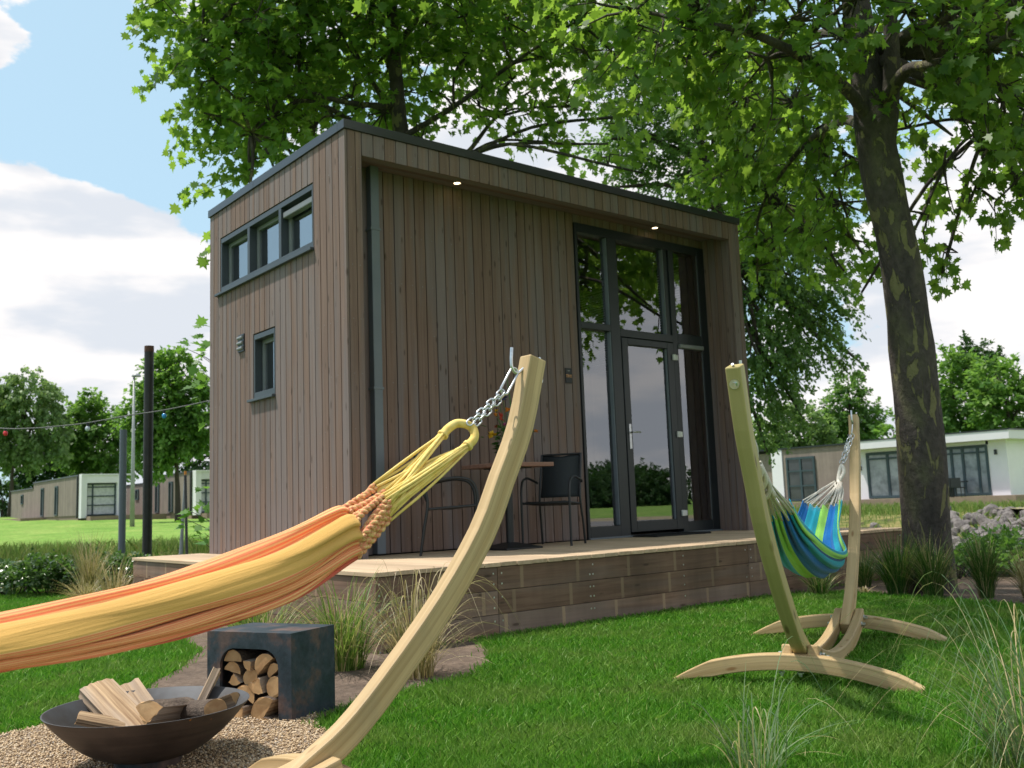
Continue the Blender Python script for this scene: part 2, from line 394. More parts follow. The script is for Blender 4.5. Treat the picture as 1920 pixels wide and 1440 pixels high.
    bump(nt, b, mathn(nt, 'MULTIPLY', vo.outputs['Distance'], -1.), 1., .008)
    m, nt, b = new_mat('pebbles')
    c = ramp(nt, attr(nt, 'rnd'), [(0, (.25, .165, .095)), (.35, (.47, .33, .195)), (.7, (.58, .43, .275)), (.92, (.68, .55, .40)), (1, (.38, .33, .29))])
    nt.links.new(c, b.inputs['Base Color']); b.inputs['Roughness'].default_value = .85
special_mats()
def bowl_rust():
    nt = MATS['bowl_steel'].node_tree; b = nt.nodes['Principled BSDF']; old = b.inputs['Base Color'].links[0].from_socket
    n = tex_noise(nt, objco(nt), 26, 3, .5); m = maprange(nt, n, .70, .73); sz = node(nt, 'ShaderNodeSeparateXYZ'); nt.links.new(objco(nt), sz.inputs[0])
    m = mathn(nt, 'MULTIPLY', m, maprange(nt, sz.outputs[2], .13, .2))
    ring = tex_noise(nt, mapping(nt, objco(nt), (.6, .6, 40)), 1., 3, .6)
    c = mixc(nt, 1., old, maprange(nt, ring, .3, .7, .75, 1.3), 'MULTIPLY')
    nt.links.new(mixc(nt, m, c, (.36, .15, .03)), b.inputs['Base Color'])
bowl_rust()
leafmat('plane_leaf', [(0, (.034, .090, .014)), (.45, (.064, .155, .022)), (.85, (.115, .215, .036)), (1, (.20, .26, .07))], (.36, .54, .07), .52)
leafmat('dark_leaf', [(0, (.018, .050, .014)), (.5, (.032, .080, .020)), (1, (.060, .120, .030))], (.10, .24, .03), .4)
leafmat('far_leaf', [(0, (.055, .125, .030)), (.5, (.105, .20, .046)), (1, (.20, .31, .085))], (.2, .38, .05), .42, spec=.2)
leafmat('far_dark_leaf', [(0, (.016, .045, .014)), (.6, (.032, .075, .020)), (1, (.06, .11, .03))], (.07, .16, .02), .3, spec=.2)
leafmat('poplar_leaf', [(0, (.040, .095, .026)), (.5, (.072, .150, .036)), (1, (.13, .22, .065))], (.20, .36, .06), .45)
leafmat('pale_leaf', [(0, (.080, .145, .052)), (.5, (.135, .215, .080)), (1, (.22, .30, .13))], (.24, .36, .10), .45, spec=.2)
leafmat('shrub_leaf', [(0, (.025, .065, .016)), (.5, (.060, .120, .030)), (.80, (.13, .19, .065)), (1, (.32, .38, .26))], (.10, .22, .03), .3, rough=.3, spec=.6)  # palest leaf tones imitate bright glints on the glossy leaves
leafmat('lime_leaf', [(0, (.05, .13, .02)), (.6, (.12, .24, .05)), (1, (.24, .36, .14))], (.2, .4, .05), .4)
leafmat('tuft_green', [(0, (.035, .085, .012)), (.45, (.10, .19, .03)), (.70, (.20, .27, .07)), (.86, (.40, .31, .15)), (1, (.52, .42, .26))], (.16, .26, .04), .35)
leafmat('tuft_dark', [(0, (.025, .075, .014)), (.5, (.055, .130, .024)), (.74, (.14, .19, .05)), (.86, (.34, .28, .13)), (1, (.46, .38, .22))], (.06, .14, .02), .3)
leafmat('tuft_straw', [(0, (.10, .13, .03)), (.30, (.24, .21, .08)), (.6, (.44, .34, .19)), (1, (.60, .49, .33))], (.36, .30, .14), .3)
leafmat('tuft_blue', [(0, (.07, .14, .06)), (.5, (.14, .22, .10)), (.70, (.24, .30, .16)), (.8, (.50, .38, .20)), (1, (.62, .50, .30))], (.2, .28, .1), .3)

# ------------------------------------------------------------------ mesh builder
class MB:
    def __init__(self):
        self.v = []; self.f = []; self.r = []; self.g = []; self.m = []; self.cm = 0
    def add(self, verts, faces, rnd=None, gr=None):
        o = len(self.v); rnd = random.random() if rnd is None else rnd
        self.v += [tuple(p) for p in verts]
        self.g += [tuple(p) for p in (gr if gr is not None else verts)]
        for f in faces:
            self.f.append([i + o for i in f]); self.r.append(rnd); self.m.append(self.cm)
    def box(self, a, b, axis=None, rnd=None, M=None):
        x0, y0, z0 = a; x1, y1, z1 = b
        vs = [(x, y, z) for z in (z0, z1) for y in (y0, y1) for x in (x0, x1)]
        fs = [(0, 2, 3, 1), (4, 5, 7, 6), (0, 1, 5, 4), (2, 6, 7, 3), (0, 4, 6, 2), (1, 3, 7, 5)]
        off = [random.uniform(0, 50) for _ in range(3)] if axis != 'keep' else (0, 0, 0)
        k = {'x': (0, 1, 2), 'y': (1, 0, 2), 'z': (2, 0, 1), None: (0, 1, 2), 'keep': (0, 1, 2)}[axis]
        gr = [(p[k[0]] + off[0], p[k[1]] + off[1], p[k[2]] + off[2]) for p in vs]
        if M is not None: vs = [tuple(M @ Vector(p)) for p in vs]
        self.add(vs, fs, rnd, gr)
    def quad(self, p, rnd=None, gr=None): self.add(p, [tuple(range(len(p)))], rnd, gr)
    def prism(self, poly, z0, z1, M=None, rnd=None, caps=True):
        n = len(poly); vs = [(x, y, z0) for x, y in poly] + [(x, y, z1) for x, y in poly]
        fs = [(i, (i + 1) % n, n + (i + 1) % n, n + i) for i in range(n)]
        if caps: fs += [tuple(range(n - 1, -1, -1)), tuple(range(n, 2 * n))]
        if M is not None: vs = [tuple(M @ Vector(p)) for p in vs]
        self.add(vs, fs, rnd)
    def tube(self, pts, rad, seg=8, caps=True, rnd=None, flat=1.):
        pts = [np.array(p, float) for p in pts]; n = len(pts)
        rad = rad if hasattr(rad, '__len__') else [rad] * n
        t0 = pts[1] - pts[0]; ref = V3(0, 0, 1) if abs(t0[2]) < .9 * np.linalg.norm(t0) else V3(1, 0, 0)
        vs = []; gr = []; L = 0; off = random.uniform(0, 20)
        for i in range(n):
            t = pts[min(i + 1, n - 1)] - pts[max(i - 1, 0)]; t = t / (np.linalg.norm(t) + 1e-12)
            a = ref - t * (ref @ t); a /= np.linalg.norm(a) + 1e-12; ref = a; b = np.cross(t, a)
            if i: L += np.linalg.norm(pts[i] - pts[i - 1])
            for k in range(seg):
                th = 2 * PI * k / seg
                vs.append(pts[i] + rad[i] * (math.cos(th) * a + flat * math.sin(th) * b))
                gr.append((L + off, rad[i] * math.cos(th), rad[i] * math.sin(th)))
        fs = [(i * seg + k, i * seg + (k + 1) % seg, (i + 1) * seg + (k + 1) % seg, (i + 1) * seg + k) for i in range(n - 1) for k in range(seg)]
        if caps: fs += [tuple(range(seg - 1, -1, -1)), tuple(range((n - 1) * seg, n * seg))]
        self.add(vs, fs, rnd, gr)
    def sweep(self, pts, side, w, h, rnd=None):
        """rectangular beam along pts; side = constant sideways unit vector, w across it, h in the plane of the curve"""
        pts = [np.array(p, float) for p in pts]; n = len(pts); side = np.array(side, float); off = random.uniform(0, 20)
        vs = []; gr = []; L = 0
        for i in range(n):
            t = pts[min(i + 1, n - 1)] - pts[max(i - 1, 0)]; t /= np.linalg.norm(t); b = np.cross(side, t)
            hh = h[i] if hasattr(h, '__len__') else h
            if i: L += np.linalg.norm(pts[i] - pts[i - 1])
            for a_, b_ in ((-1, -1), (1, -1), (1, 1), (-1, 1)):
                vs.append(pts[i] + side * a_ * w / 2 + b * b_ * hh / 2); gr.append((L + off, a_ * w / 2 + off, b_ * hh / 2))
        fs = [(i * 4 + k, i * 4 + (k + 1) % 4, (i + 1) * 4 + (k + 1) % 4, (i + 1) * 4 + k) for i in range(n - 1) for k in range(4)]
        fs += [(3, 2, 1, 0), tuple(range((n - 1) * 4, n * 4))]
        self.add(vs, fs, rnd, gr)
    def lathe(self, prof, c, seg=48, rnd=None):
        vs = []; n = len(prof)
        for r, z in prof:
            for k in range(seg):
                th = 2 * PI * k / seg; vs.append((c[0] + r * math.cos(th), c[1] + r * math.sin(th), c[2] + z))
        fs = [(i * seg + k, i * seg + (k + 1) % seg, (i + 1) * seg + (k + 1) % seg, (i + 1) * seg + k) for i in range(n - 1) for k in range(seg)]
        self.add(vs, fs, rnd)
    def ball(self, c, r, seg=10, rings=6, rnd=None, sc=(1, 1, 1)):
        prof = [(max(1e-4, r * math.sin(PI * i / rings)), -r * math.cos(PI * i / rings)) for i in range(rings + 1)]
        vs = []
        for a, z in prof:
            for k in range(seg):
                th = 2 * PI * k / seg; vs.append((c[0] + sc[0] * a * math.cos(th), c[1] + sc[1] * a * math.sin(th), c[2] + sc[2] * z))
        fs = [(i * seg + k, i * seg + (k + 1) % seg, (i + 1) * seg + (k + 1) % seg, (i + 1) * seg + k) for i in range(rings) for k in range(seg)]
        self.add(vs, fs, rnd)
    def torus_link(self, c, axis, normal, L, W, r, seg=20, ts=6):
        axis = np.array(axis, float); axis /= np.linalg.norm(axis); nrm = np.array(normal, float); nrm -= axis * (nrm @ axis); nrm /= np.linalg.norm(nrm)
        sd = np.cross(axis, nrm); vs = []
        for i in range(seg):
            th = 2 * PI * i / seg; cx, sy = math.cos(th), math.sin(th)
            ex = (L - W) / 2 * (1 if cx > 0 else -1) * (1 if abs(cx) > 1e-6 else 0) + W / 2 * cx
            p = np.array(c) + axis * ex + sd * W / 2 * sy; rad = axis * cx + sd * sy
            for k in range(ts):
                a = 2 * PI * k / ts; vs.append(p + r * (math.cos(a) * rad + math.sin(a) * nrm))
        fs = [(i * ts + k, i * ts + (k + 1) % ts, ((i + 1) % seg) * ts + (k + 1) % ts, ((i + 1) % seg) * ts + k) for i in range(seg) for k in range(ts)]
        self.add(vs, fs)
    def build(self, name, mats, parent=None, smooth=False, bevel=0., angle=None):
        me = bpy.data.meshes.new(name); me.from_pydata(self.v, [], self.f)
        for mm in (mats if isinstance(mats, (list, tuple)) else [mats]): me.materials.append(MATS[mm])
        me.polygons.foreach_set('material_index', self.m)
        a = me.attributes.new('rnd', 'FLOAT', 'FACE'); a.data.foreach_set('value', np.array(self.r, 'f'))
        a = me.attributes.new('gr', 'FLOAT_VECTOR', 'POINT'); a.data.foreach_set('vector', np.array(self.g, 'f').ravel())
        if smooth: me.polygons.foreach_set('use_smooth', [True] * len(self.f))
        me.update()
        o = bpy.data.objects.new(name, me); COL.objects.link(o)
        if smooth and angle:
            bm = bmesh.new(); bm.from_mesh(me)
            for e in bm.edges:
                if len(e.link_faces) == 2 and e.calc_face_angle(0) > math.radians(angle): e.smooth = False
            bm.to_mesh(me); bm.free()
        if bevel:
            b = o.modifiers.new('bevel', 'BEVEL'); b.width = bevel; b.segments = 2; b.limit_method = 'ANGLE'; b.harden_normals = False
        if parent: o.parent = parent
        return o

def np_mesh(name, verts, k, mat, rnd, parent=None, gr=None):
    """N polygons of k vertices each, verts (N*k,3)"""
    n = len(verts) // k; me = bpy.data.meshes.new(name)
    me.vertices.add(n * k); me.vertices.foreach_set('co', np.asarray(verts, 'f').ravel())
    me.loops.add(n * k); me.loops.foreach_set('vertex_index', np.arange(n * k, dtype='i'))
    me.polygons.add(n); me.polygons.foreach_set('loop_start', np.arange(0, n * k, k, dtype='i'))
    me.polygons.foreach_set('loop_total', np.full(n, k, 'i'))
    a = me.attributes.new('rnd', 'FLOAT', 'FACE'); a.data.foreach_set('value', np.asarray(rnd, 'f'))
    me.materials.append(MATS[mat]); me.update(calc_edges=True); me.validate()
    o = bpy.data.objects.new(name, me); COL.objects.link(o)
    if parent: o.parent = parent
    return o
def np_mesh_faces(name, verts, faces_k, mat, rnd, parent=None):
    """verts (N,kv,3), faces_k list of index tuples into kv (all same length)"""
    N, kv, _ = verts.shape; F = np.array(faces_k); nf, fl = F.shape
    idx = (np.arange(N)[:, None, None] * kv + F[None]).reshape(-1)
    me = bpy.data.meshes.new(name); me.vertices.add(N * kv); me.vertices.foreach_set('co', verts.astype('f').ravel())
    me.loops.add(len(idx)); me.loops.foreach_set('vertex_index', idx.astype('i'))
    me.polygons.add(N * nf); me.polygons.foreach_set('loop_start', np.arange(0, N * nf * fl, fl, dtype='i'))
    me.polygons.foreach_set('loop_total', np.full(N * nf, fl, 'i'))
    a = me.attributes.new('rnd', 'FLOAT', 'FACE'); a.data.foreach_set('value', np.repeat(rnd, nf).astype('f'))
    me.materials.append(MATS[mat]); me.update(calc_edges=True)
    o = bpy.data.objects.new(name, me); COL.objects.link(o)
    if parent: o.parent = parent
    return o

def tag(o, label=None, cat=None, group=None, kind=None):
    if label: o['label'] = label
    if cat: o['category'] = cat
    if group: o['group'] = group
    if kind: o['kind'] = kind
    return o
def thing(name, label, cat, loc=(0, 0, 0), rotz=0., group=None):
    o = bpy.data.objects.new(name, None); o.empty_display_size = .2; COL.objects.link(o)
    o.location = tuple(loc); o.rotation_euler = (0, 0, rotz)
    return tag(o, label, cat, group)
def dup(root, loc, rotz, label=None, scale=None):
    r = root.copy(); COL.objects.link(r); r.location = tuple(loc); r.rotation_euler = (0, 0, rotz)
    if label: r['label'] = label
    if scale: r.scale = scale
    for ch in list(root.children):
        c = ch.copy(); COL.objects.link(c); c.parent = r
        for g in list(ch.children):
            d = g.copy(); COL.objects.link(d); d.parent = c
    return r
def smoothstep(a, b, x):
    t = np.clip((x - a) / (b - a), 0, 1); return t * t * (3 - 2 * t)
def inpoly(px, py, poly):
    poly = np.array(poly); n = len(poly); ins = np.zeros(len(px), bool); j = n - 1
    for i in range(n):
        xi, yi = poly[i]; xj, yj = poly[j]
        c = ((yi > py) != (yj > py)) & (px < (xj - xi) * (py - yi) / (yj - yi + 1e-12) + xi)
        ins ^= c; j = i
    return ins
def curve_pts(ctrl, n=24):
    """Catmull-Rom through control points"""
    c = [np.array(p, float) for p in ctrl]; c = [2 * c[0] - c[1]] + c + [2 * c[-1] - c[-2]]; out = []
    segs = len(c) - 3; per = max(2, n // segs)
    for i in range(segs):
        p0, p1, p2, p3 = c[i:i + 4]
        for k in range(per):
            t = k / per
            out.append(.5 * (2 * p1 + (p2 - p0) * t + (2 * p0 - 5 * p1 + 4 * p2 - p3) * t * t + (3 * p1 - p0 - 3 * p2 + p3) * t ** 3))
    out.append(c[-2]); return out

# ------------------------------------------------------------------ terrain
GZ = -0.53
def ground_z(x, y):
    x = np.asarray(x, float); y = np.asarray(y, float)
    inplot = smoothstep(8.6, 7.0, y) * smoothstep(8.2, 6.6, x)
    und = .05 * np.sin(x * .31 + 1) * np.cos(y * .27) + .04 * np.sin(x * .8 + y * .6)
    zl = np.where(y > 19.5, -.55 + (y - 19.5) * .0235, -.55 - smoothstep(19.5, 17.8, y) * 1.1)
    zr = -1.75 + smoothstep(17, 36, x) * 1.15 + np.clip((x - 36) / 8, 0, 1) * .08
    far = np.maximum(np.where((x < 15) | (y > 30), zl, np.where(y > 26, np.maximum(zl * 1.0, zr), zr)), -1.75)
    far = np.minimum(far, .9)
    # broad land behind the camera side stays flat
    back = smoothstep(-12, -9, y)
    far = far * back + (GZ - .03) * (1 - back)
    z = far * (1 - inplot) + GZ * inplot
    return z + und * (1 - inplot) * .8
def build_ground():
    def axis(lo, hi, near_lo, near_hi, fine, coarse):
        a = list(np.arange(near_lo, near_hi, fine)); x = near_lo; s = fine
        L = []
        while x > lo: s = min(s * 1.12, coarse); x -= s; L.append(x)
        x = a[-1]; s = fine; R = []
        while x < hi: s = min(s * 1.09, coarse); x += s; R.append(x)
        return np.array(L[::-1] + a + R)
    xs = axis(-700, 900, -6, 9, .25, 40); ys = axis(-500, 1200, -9, 26, .25, 40)
    X, Y = np.meshgrid(xs, ys); Z = ground_z(X, Y); nx, ny = len(xs), len(ys)
    Vv = np.stack([X, Y, Z], -1).reshape(-1, 3)
    i = (np.arange(ny - 1)[:, None] * nx + np.arange(nx - 1)[None]).ravel()
    F = np.stack([i, i + 1, i + nx + 1, i + nx], 1)
    me = bpy.data.meshes.new('lawn_ground'); me.vertices.add(len(Vv)); me.vertices.foreach_set('co', Vv.astype('f').ravel())
    me.loops.add(F.size); me.loops.foreach_set('vertex_index', F.astype('i').ravel())
    me.polygons.add(len(F)); me.polygons.foreach_set('loop_start', np.arange(0, F.size, 4, dtype='i')); me.polygons.foreach_set('loop_total', np.full(len(F), 4, 'i'))
    a = me.attributes.new('zone', 'FLOAT', 'POINT')
    zone = (smoothstep(8.4, 7.6, Vv[:, 1]) * smoothstep(7.6, 6.8, Vv[:, 0]) * smoothstep(-14, -12, Vv[:, 1]))
    a.data.foreach_set('value', zone.astype('f'))
    y = Vv[:, 1]; x = Vv[:, 0]
    bank = smoothstep(14, 17.5, y) * smoothstep(23.5, 20.0, y) * (x < 15) + ((x >= 15) & (y < 30)) * smoothstep(14, 18, x) * smoothstep(37.5, 33.5, x)
    bank = np.clip(bank + .0, 0, 1) * (y > -9)
    a = me.attributes.new('bank', 'FLOAT', 'POINT'); a.data.foreach_set('value', bank.astype('f'))
    me.polygons.foreach_set('use_smooth', [True] * len(F))
    me.materials.append(MATS['ground_turf']); me.update(calc_edges=True)
    o = bpy.data.objects.new('lawn_ground', me); COL.objects.link(o); tag(o, kind='structure')
    w = MB(); w.quad([(-60, 8, -1.62), (60, 8, -1.62), (60, 60, -1.62), (-60, 60, -1.62)]); w.quad([(8, -60, -1.62), (60, -60, -1.62), (60, 7.99, -1.62), (8, 7.99, -1.62)])
    tag(w.build('water', 'water'), kind='structure')
build_ground()
SOIL = [(-2.25, -1.75), (-2.15, -1.50), (-1.83, -1.10), (-1.45, -.45), (-1.25, .6), (-1.05, 2.2), (-.85, 4.2), (-.72, 4.2), (-.72, -1.62), (.05, -1.62), (-.12, -2.0), (-.42, -2.42), (-.78, -2.72), (-1.22, -2.80), (-1.55, -2.86), (-1.80, -3.02), (-2.05, -3.10), (-2.35, -2.5)]
GRAVEL = [(-5.2, -4.6), (-4.3, -2.9), (-3.4, -2.40), (-2.84, -2.20), (-2.45, -1.98), (-2.2, -1.80), (-1.95, -2.45), (-1.86, -2.98), (-2.0, -3.22), (-1.98, -3.45), (-2.25, -3.72), (-2.55, -4.6), (-3.2, -5.6)]
BEDR = [(3.3, -1.62), (4.15, -1.98), (4.02, -2.75), (3.85, -3.7), (3.6, -4.9), (3.9, -6.5), (6.9, -6.5), (6.9, 2.5), (5.95, 2.5), (5.93, -1.62)]
def flat_patch(name, poly, z, mat):
    bm = bmesh.new(); P = np.array(poly); n = len(P); pts = []
    for i in range(n):
        a, b = P[i], P[(i + 1) % n]
        for k in range(5):
            q = a + (b - a) * k / 5; q = q + RNG.normal(0, .012, 2); pts.append(q)
    vs = [bm.verts.new((q[0], q[1], z)) for q in pts]; bm.faces.new(vs)
    bmesh.ops.triangulate(bm, faces=bm.faces[:]); me = bpy.data.meshes.new(name); bm.to_mesh(me); bm.free()
    me.materials.append(MATS[mat]); o = bpy.data.objects.new(name, me); COL.objects.link(o); return tag(o, kind='structure')
flat_patch('soil_bed', SOIL, GZ + .010, 'soil')
flat_patch('soil_border', BEDR, GZ + .010, 'soil')
flat_patch('gravel_patch', GRAVEL, GZ + .016, 'gravel_bed')

def grass_blades(name, pts, h, w, mat, lean=.45, rnd=None):
    n = len(pts); th = RNG.uniform(0, 2 * PI, n); H = h * RNG.uniform(.55, 1.25, n); W = w * RNG.uniform(.7, 1.3, n)
    d = np.stack([np.cos(th), np.sin(th), np.zeros(n)], 1); ph = RNG.uniform(0, 2 * PI, n); le = np.abs(RNG.normal(0, lean, n)) * H
    l = np.stack([np.cos(ph), np.sin(ph), np.zeros(n)], 1) * le[:, None]
    z = np.stack([np.zeros(n), np.zeros(n), H], 1)
    v = np.empty((n, 5, 3))
    v[:, 0] = pts - d * W[:, None] / 2; v[:, 1] = pts + d * W[:, None] / 2
    m = pts + z * .6 + l * .35
    v[:, 2] = m + d * W[:, None] * .4; v[:, 4] = m - d * W[:, None] * .4
    v[:, 3] = pts + z + l
    return np_mesh(name, v.reshape(-1, 3), 5, mat, RNG.random(n) ** 1.4 if rnd is None else rnd)
def sample_area(x0, x1, y0, y1, n):
    return np.stack([RNG.uniform(x0, x1, n), RNG.uniform(y0, y1, n)], 1)
def in_view(p, margin=.12):
    q = np.concatenate([p, np.full((len(p), 1), GZ)], 1) - CAM; dz = q @ FW; sx = (q @ RT) / dz; sy = (q @ UP) / dz
    return (dz > .8) & (np.abs(sx) < .54 + margin) & (sy > -.404 - margin)
def lawn():
    p = sample_area(-6, 7, -6.6, 7.4, 4400000); p = p[in_view(p, .06)]
    d = np.linalg.norm(p - CAM[:2], axis=1)
    keep = RNG.random(len(p)) < np.clip((3.1 / d) ** 1.5, 0, 1) * .85
    p = p[keep]; d = d[keep]
    for poly in (SOIL, GRAVEL, BEDR):
        q = p + RNG.normal(0, .03, p.shape); k = ~inpoly(q[:, 0], q[:, 1], poly); p = p[k]; d = d[k]
    k = ~((p[:, 0] > -.72) & (p[:, 0] < 5.9) & (p[:, 1] > -1.60)); p = p[k]; d = d[k]
    # a tuft of lawn against the storage box
    pts = np.concatenate([p, np.full((len(p), 1), GZ)], 1)
    o = grass_blades('lawn_grass', pts, .042, .0034 * np.clip(d / 3.3, .8, 3.4), 'lawn_blades', .65)
    tag(o, 'short mown green grass of the lawn round the hammocks', 'grass', kind='stuff')
    # far meadow fringe on the bank
    q = np.stack([RNG.uniform(-12, 16, 60000), RNG.uniform(17.6, 24, 60000)], 1)
    k = RNG.random(len(q)) < smoothstep(24, 18.5, q[:, 1]) * (.35 + .65 * (np.sin(q[:, 0] * 1.3) + np.sin(q[:, 0] * .47 + 1) > -.4))
    q = q[k]; z = ground_z(q[:, 0], q[:, 1])
    o = grass_blades('bank_grass', np.column_stack([q, z]), .32, .02, 'meadow_blades', .5)
    tag(o, 'rough tall grass along the edge of the far bank', 'grass', kind='stuff')
    q = np.stack([RNG.uniform(22, 42, 40000), RNG.uniform(2, 30, 40000)], 1); k = RNG.random(len(q)) < np.where(q[:, 0] > 33.5, np.where(q[:, 0] < 38, .8, .2), .10)
    q = q[k]; z = ground_z(q[:, 0], q[:, 1])
    o = grass_blades('rock_bank_grass', np.column_stack([q, z]), .38, .03, 'meadow_blades', .5)
    tag(o, 'rough yellow green grass growing above the rock bank', 'grass', kind='stuff')
lawn()
def pebbles():
    n = 120000; p = sample_area(-5, -1.7, -5.4, -1.6, n); p = p[in_view(p, .03)]
    p = p[inpoly(p[:, 0], p[:, 1], GRAVEL)]
    # stray stones just outside the edge
    n = len(p); base = np.array([(1, 0, 0), (-1, 0, 0), (0, 1, 0), (0, -1, 0), (0, 0, 1), (0, 0, -1)], float)
    s = RNG.uniform(.0030, .0068, (n, 1, 1)) * RNG.uniform(.7, 1.3, (n, 6, 1))
    v = base[None] * s; a = RNG.uniform(0, 2 * PI, n); ca, sa = np.cos(a)[:, None], np.sin(a)[:, None]
    t = RNG.normal(0, .5, n); ct, st = np.cos(t)[:, None], np.sin(t)[:, None]
    x = v[..., 0] * ct - v[..., 2] * st; z = v[..., 0] * st + v[..., 2] * ct; y = v[..., 1]
    v = np.stack([x * ca - y * sa, x * sa + y * ca, z * .8], -1)
    v += np.stack([p[:, 0], p[:, 1], np.full(n, GZ + .018) + RNG.uniform(0, .006, n)], 1)[:, None]
    F = [(0, 2, 4), (2, 1, 4), (1, 3, 4), (3, 0, 4), (2, 0, 5), (1, 2, 5), (3, 1, 5), (0, 3, 5)]
    o = np_mesh_faces('gravel', v, F, 'pebbles', RNG.random(n)); tag(o, 'beige pea gravel spread under the fire bowl', 'gravel', kind='stuff')
pebbles()

# ------------------------------------------------------------------ the tiny house
H, W_, D_, Q = 3.7605, 5.5233, 3.1089, 0.43
R1, R2, HS, SOF = 0.168, 5.326, 3.5496, 3.62
def columns(a0, a1, pitch, jitter=0.):
    n = max(1, round((a1 - a0) / pitch)); e = [a0 + (a1 - a0) * i / n for i in range(n + 1)]; return list(zip(e[:-1], e[1:]))
def boards(mb, place, a0, a1, z0, z1, pitch, gap, thick, holes=(), axis='z', nails=None, nailmb=None):
    """boards filling a rectangle (a,z) minus holes; place(a0,a1,z0,z1,d0,d1) adds one box"""
    for c0, c1 in columns(a0, a1, pitch):
        rnd = random.random(); b0, b1 = c0 + gap / 2, c1 - gap / 2
        cuts = sorted({b0, b1} | {h for q in holes for h in q[:2] if b0 < h < b1})
        for s0, s1 in zip(cuts[:-1], cuts[1:]):
            mid = (s0 + s1) / 2; zs = [(z0, z1)]
            for (h0, h1, g0, g1) in holes:
                if h0 <= mid <= h1:
                    nz = []
                    for u0, u1 in zs:
                        if g0 > u0: nz.append((u0, min(g0, u1)))
                        if g1 < u1: nz.append((max(g1, u0), u1))
                    zs = [q for q in nz if q[1] - q[0] > 1e-4]
            for u0, u1 in zs: place(s0, s1, u0, u1, rnd)
def tiny_house():
    T = thing('tiny_house', 'tall brown timber clad cabin with flat roof and big glass door front', 'cabin')
    LH = [(.609, 2.812, 2.829, 3.451), (1.44, 1.95, 1.564, 2.232)]
    cl = MB()
    th = .022
    boards(cl, lambda a0, a1, z0, z1, r: cl.box((-.0, a0, z0), (th, a1, z1), 'z', r), .0, D_, .0, H, .1196, .012, th, LH)
    # front frame: two wings and the fascia
    F = lambda a0, a1, z0, z1, r: cl.box((a0, .0, z0), (a1, th, z1), 'z', r)
    e = [.0235, .104, R1]
    for a0, a1 in zip(e[:-1], e[1:]): F(a0 + .003, a1 - .004, 0, H, random.random())
    boards(cl, F, R1, R2, HS, H, .1196, .008, th)
    e = [R2, R2 + .118, W_]
    for a0, a1 in zip(e[:-1], e[1:]): F(a0 + .004, a1 - .003, 0, H, random.random())
    # recess: back wall, inner cheeks, lip and soffit
    B = lambda a0, a1, z0, z1, r: cl.box((a0, Q, z0), (a1, Q + th, z1), 'z', r)
    boards(cl, B, .41, 3.111, 0.01, SOF, .1196, .011, th)
    boards(cl, B, 3.111, R2, 3.522, SOF, .1196, .008, th)
    boards(cl, lambda a0, a1, z0, z1, r: cl.box((R1 - th, a0, z0), (R1, a1, z1), 'z', r), th + .002, Q, 0, HS, .1196, .008, th)
    boards(cl, lambda a0, a1, z0, z1, r: cl.box((R2, a0, z0), (R2 + th, a1, z1), 'z', r), th + .002, Q + .02, 0, SOF, .1, .008, th)
    for i in range(1):
        cl.box((R1, .024, HS), (R2, .10, HS + .02), 'x')
    cl.box((R1, .08, HS + .022), (R2, .10, SOF), 'x')
    for j in range(3):
        y0 = .102 + j * .11; cl.box((R1, y0, SOF), (R2, y0 + .105, SOF + .02), 'x')
    # right end wall and back wall
    RH = [(.75, 1.3, 2.4, 3.45), (2.05, 2.8, .3, 3.45)]
    boards(cl, lambda a0, a1, z0, z1, r: cl.box((W_ - th, a0, z0), (W_, a1, z1), 'z', r), .024, D_, .0, H, .1196, .009, th, RH)
    boards(cl, lambda a0, a1, z0, z1, r: cl.box((a0, D_ - th, z0), (a1, D_, z1), 'z', r), th, W_ - th, .0, H, .1196, .009, th)
    # pale screw heads
    nl = cl; nl.cm = 1
    for zz in (.14, .62, 1.10, 1.58, 2.06, 2.54, 3.02, 3.42):
        for k in range(23):
            a = .41 + (k + .55) * .1196
            if a < 3.08 and random.random() < .85:
                z = zz + random.uniform(-.006, .006); s = .0032
                nl.box((a - s, Q - .0015, z - s), (a + s, Q + .002, z + s))
        for k in range(26):
            a = .06 + k * .1196
            if a < D_ and random.random() < .6 and not any(h[0] - .02 < a < h[1] + .02 and h[2] - .03 < zz < h[3] + .03 for h in LH):
                z = zz + random.uniform(-.006, .006); s = .003; nl.box((-.0015, a - s, z - s), (.002, a + s, z + s))
        for a in (.06, .135):
            nl.box((a - .004, -.0015, zz - .003), (a + .003, .002, zz + .003))
    for k in range(43):
        if random.random() < .7: a = R1 + (k + .5) * .1196; nl.box((a - .003, -.0015, 3.60), (a + .003, .002, 3.606))
    cl.build('cladding', ['cladding', 'sash_grey'], T)
    # core: dark membrane behind the boards, dark room inside
    co = MB()
    def wallpieces(put, a0, a1, z0, z1, holes): boards(co, put, a0, a1, z0, z1, 99, 0, 0, holes)
    wallpieces(lambda a0, a1, z0, z1, r: co.box((th + .002, a0, z0), (.14, a1, z1)), .025, D_ - .03, 0, H, LH)
    wallpieces(lambda a0, a1, z0, z1, r: co.box((W_ - .14, a0, z0), (W_ - th - .002, a1, z1)), .46, D_ - .03, 0, H, RH)
    co.box((.14, D_ - .13, 0), (W_ - .14, D_ - th - .002, H))
    co.box((.14, Q + th + .002, 0.01), (3.111, Q + .13, H - .2)); co.box((.14, Q + th + .002, 3.522), (W_ - .14, Q + .13, H - .2))
    co.box((.025, th + .002, 0), (R1 - th - .002, Q, H)); co.box((R2 + th + .002, th + .002, 0), (W_ - th - .002, .46, H))
    co.box((R1, th + .002, HS + .03), (R2, .078, H - .01)); co.box((R1, .1, SOF + .022), (R2, Q + .14, H - .05))
    co.box((.145, Q + .13, H - .24), (W_ - .145, D_ - .14, H - .1))
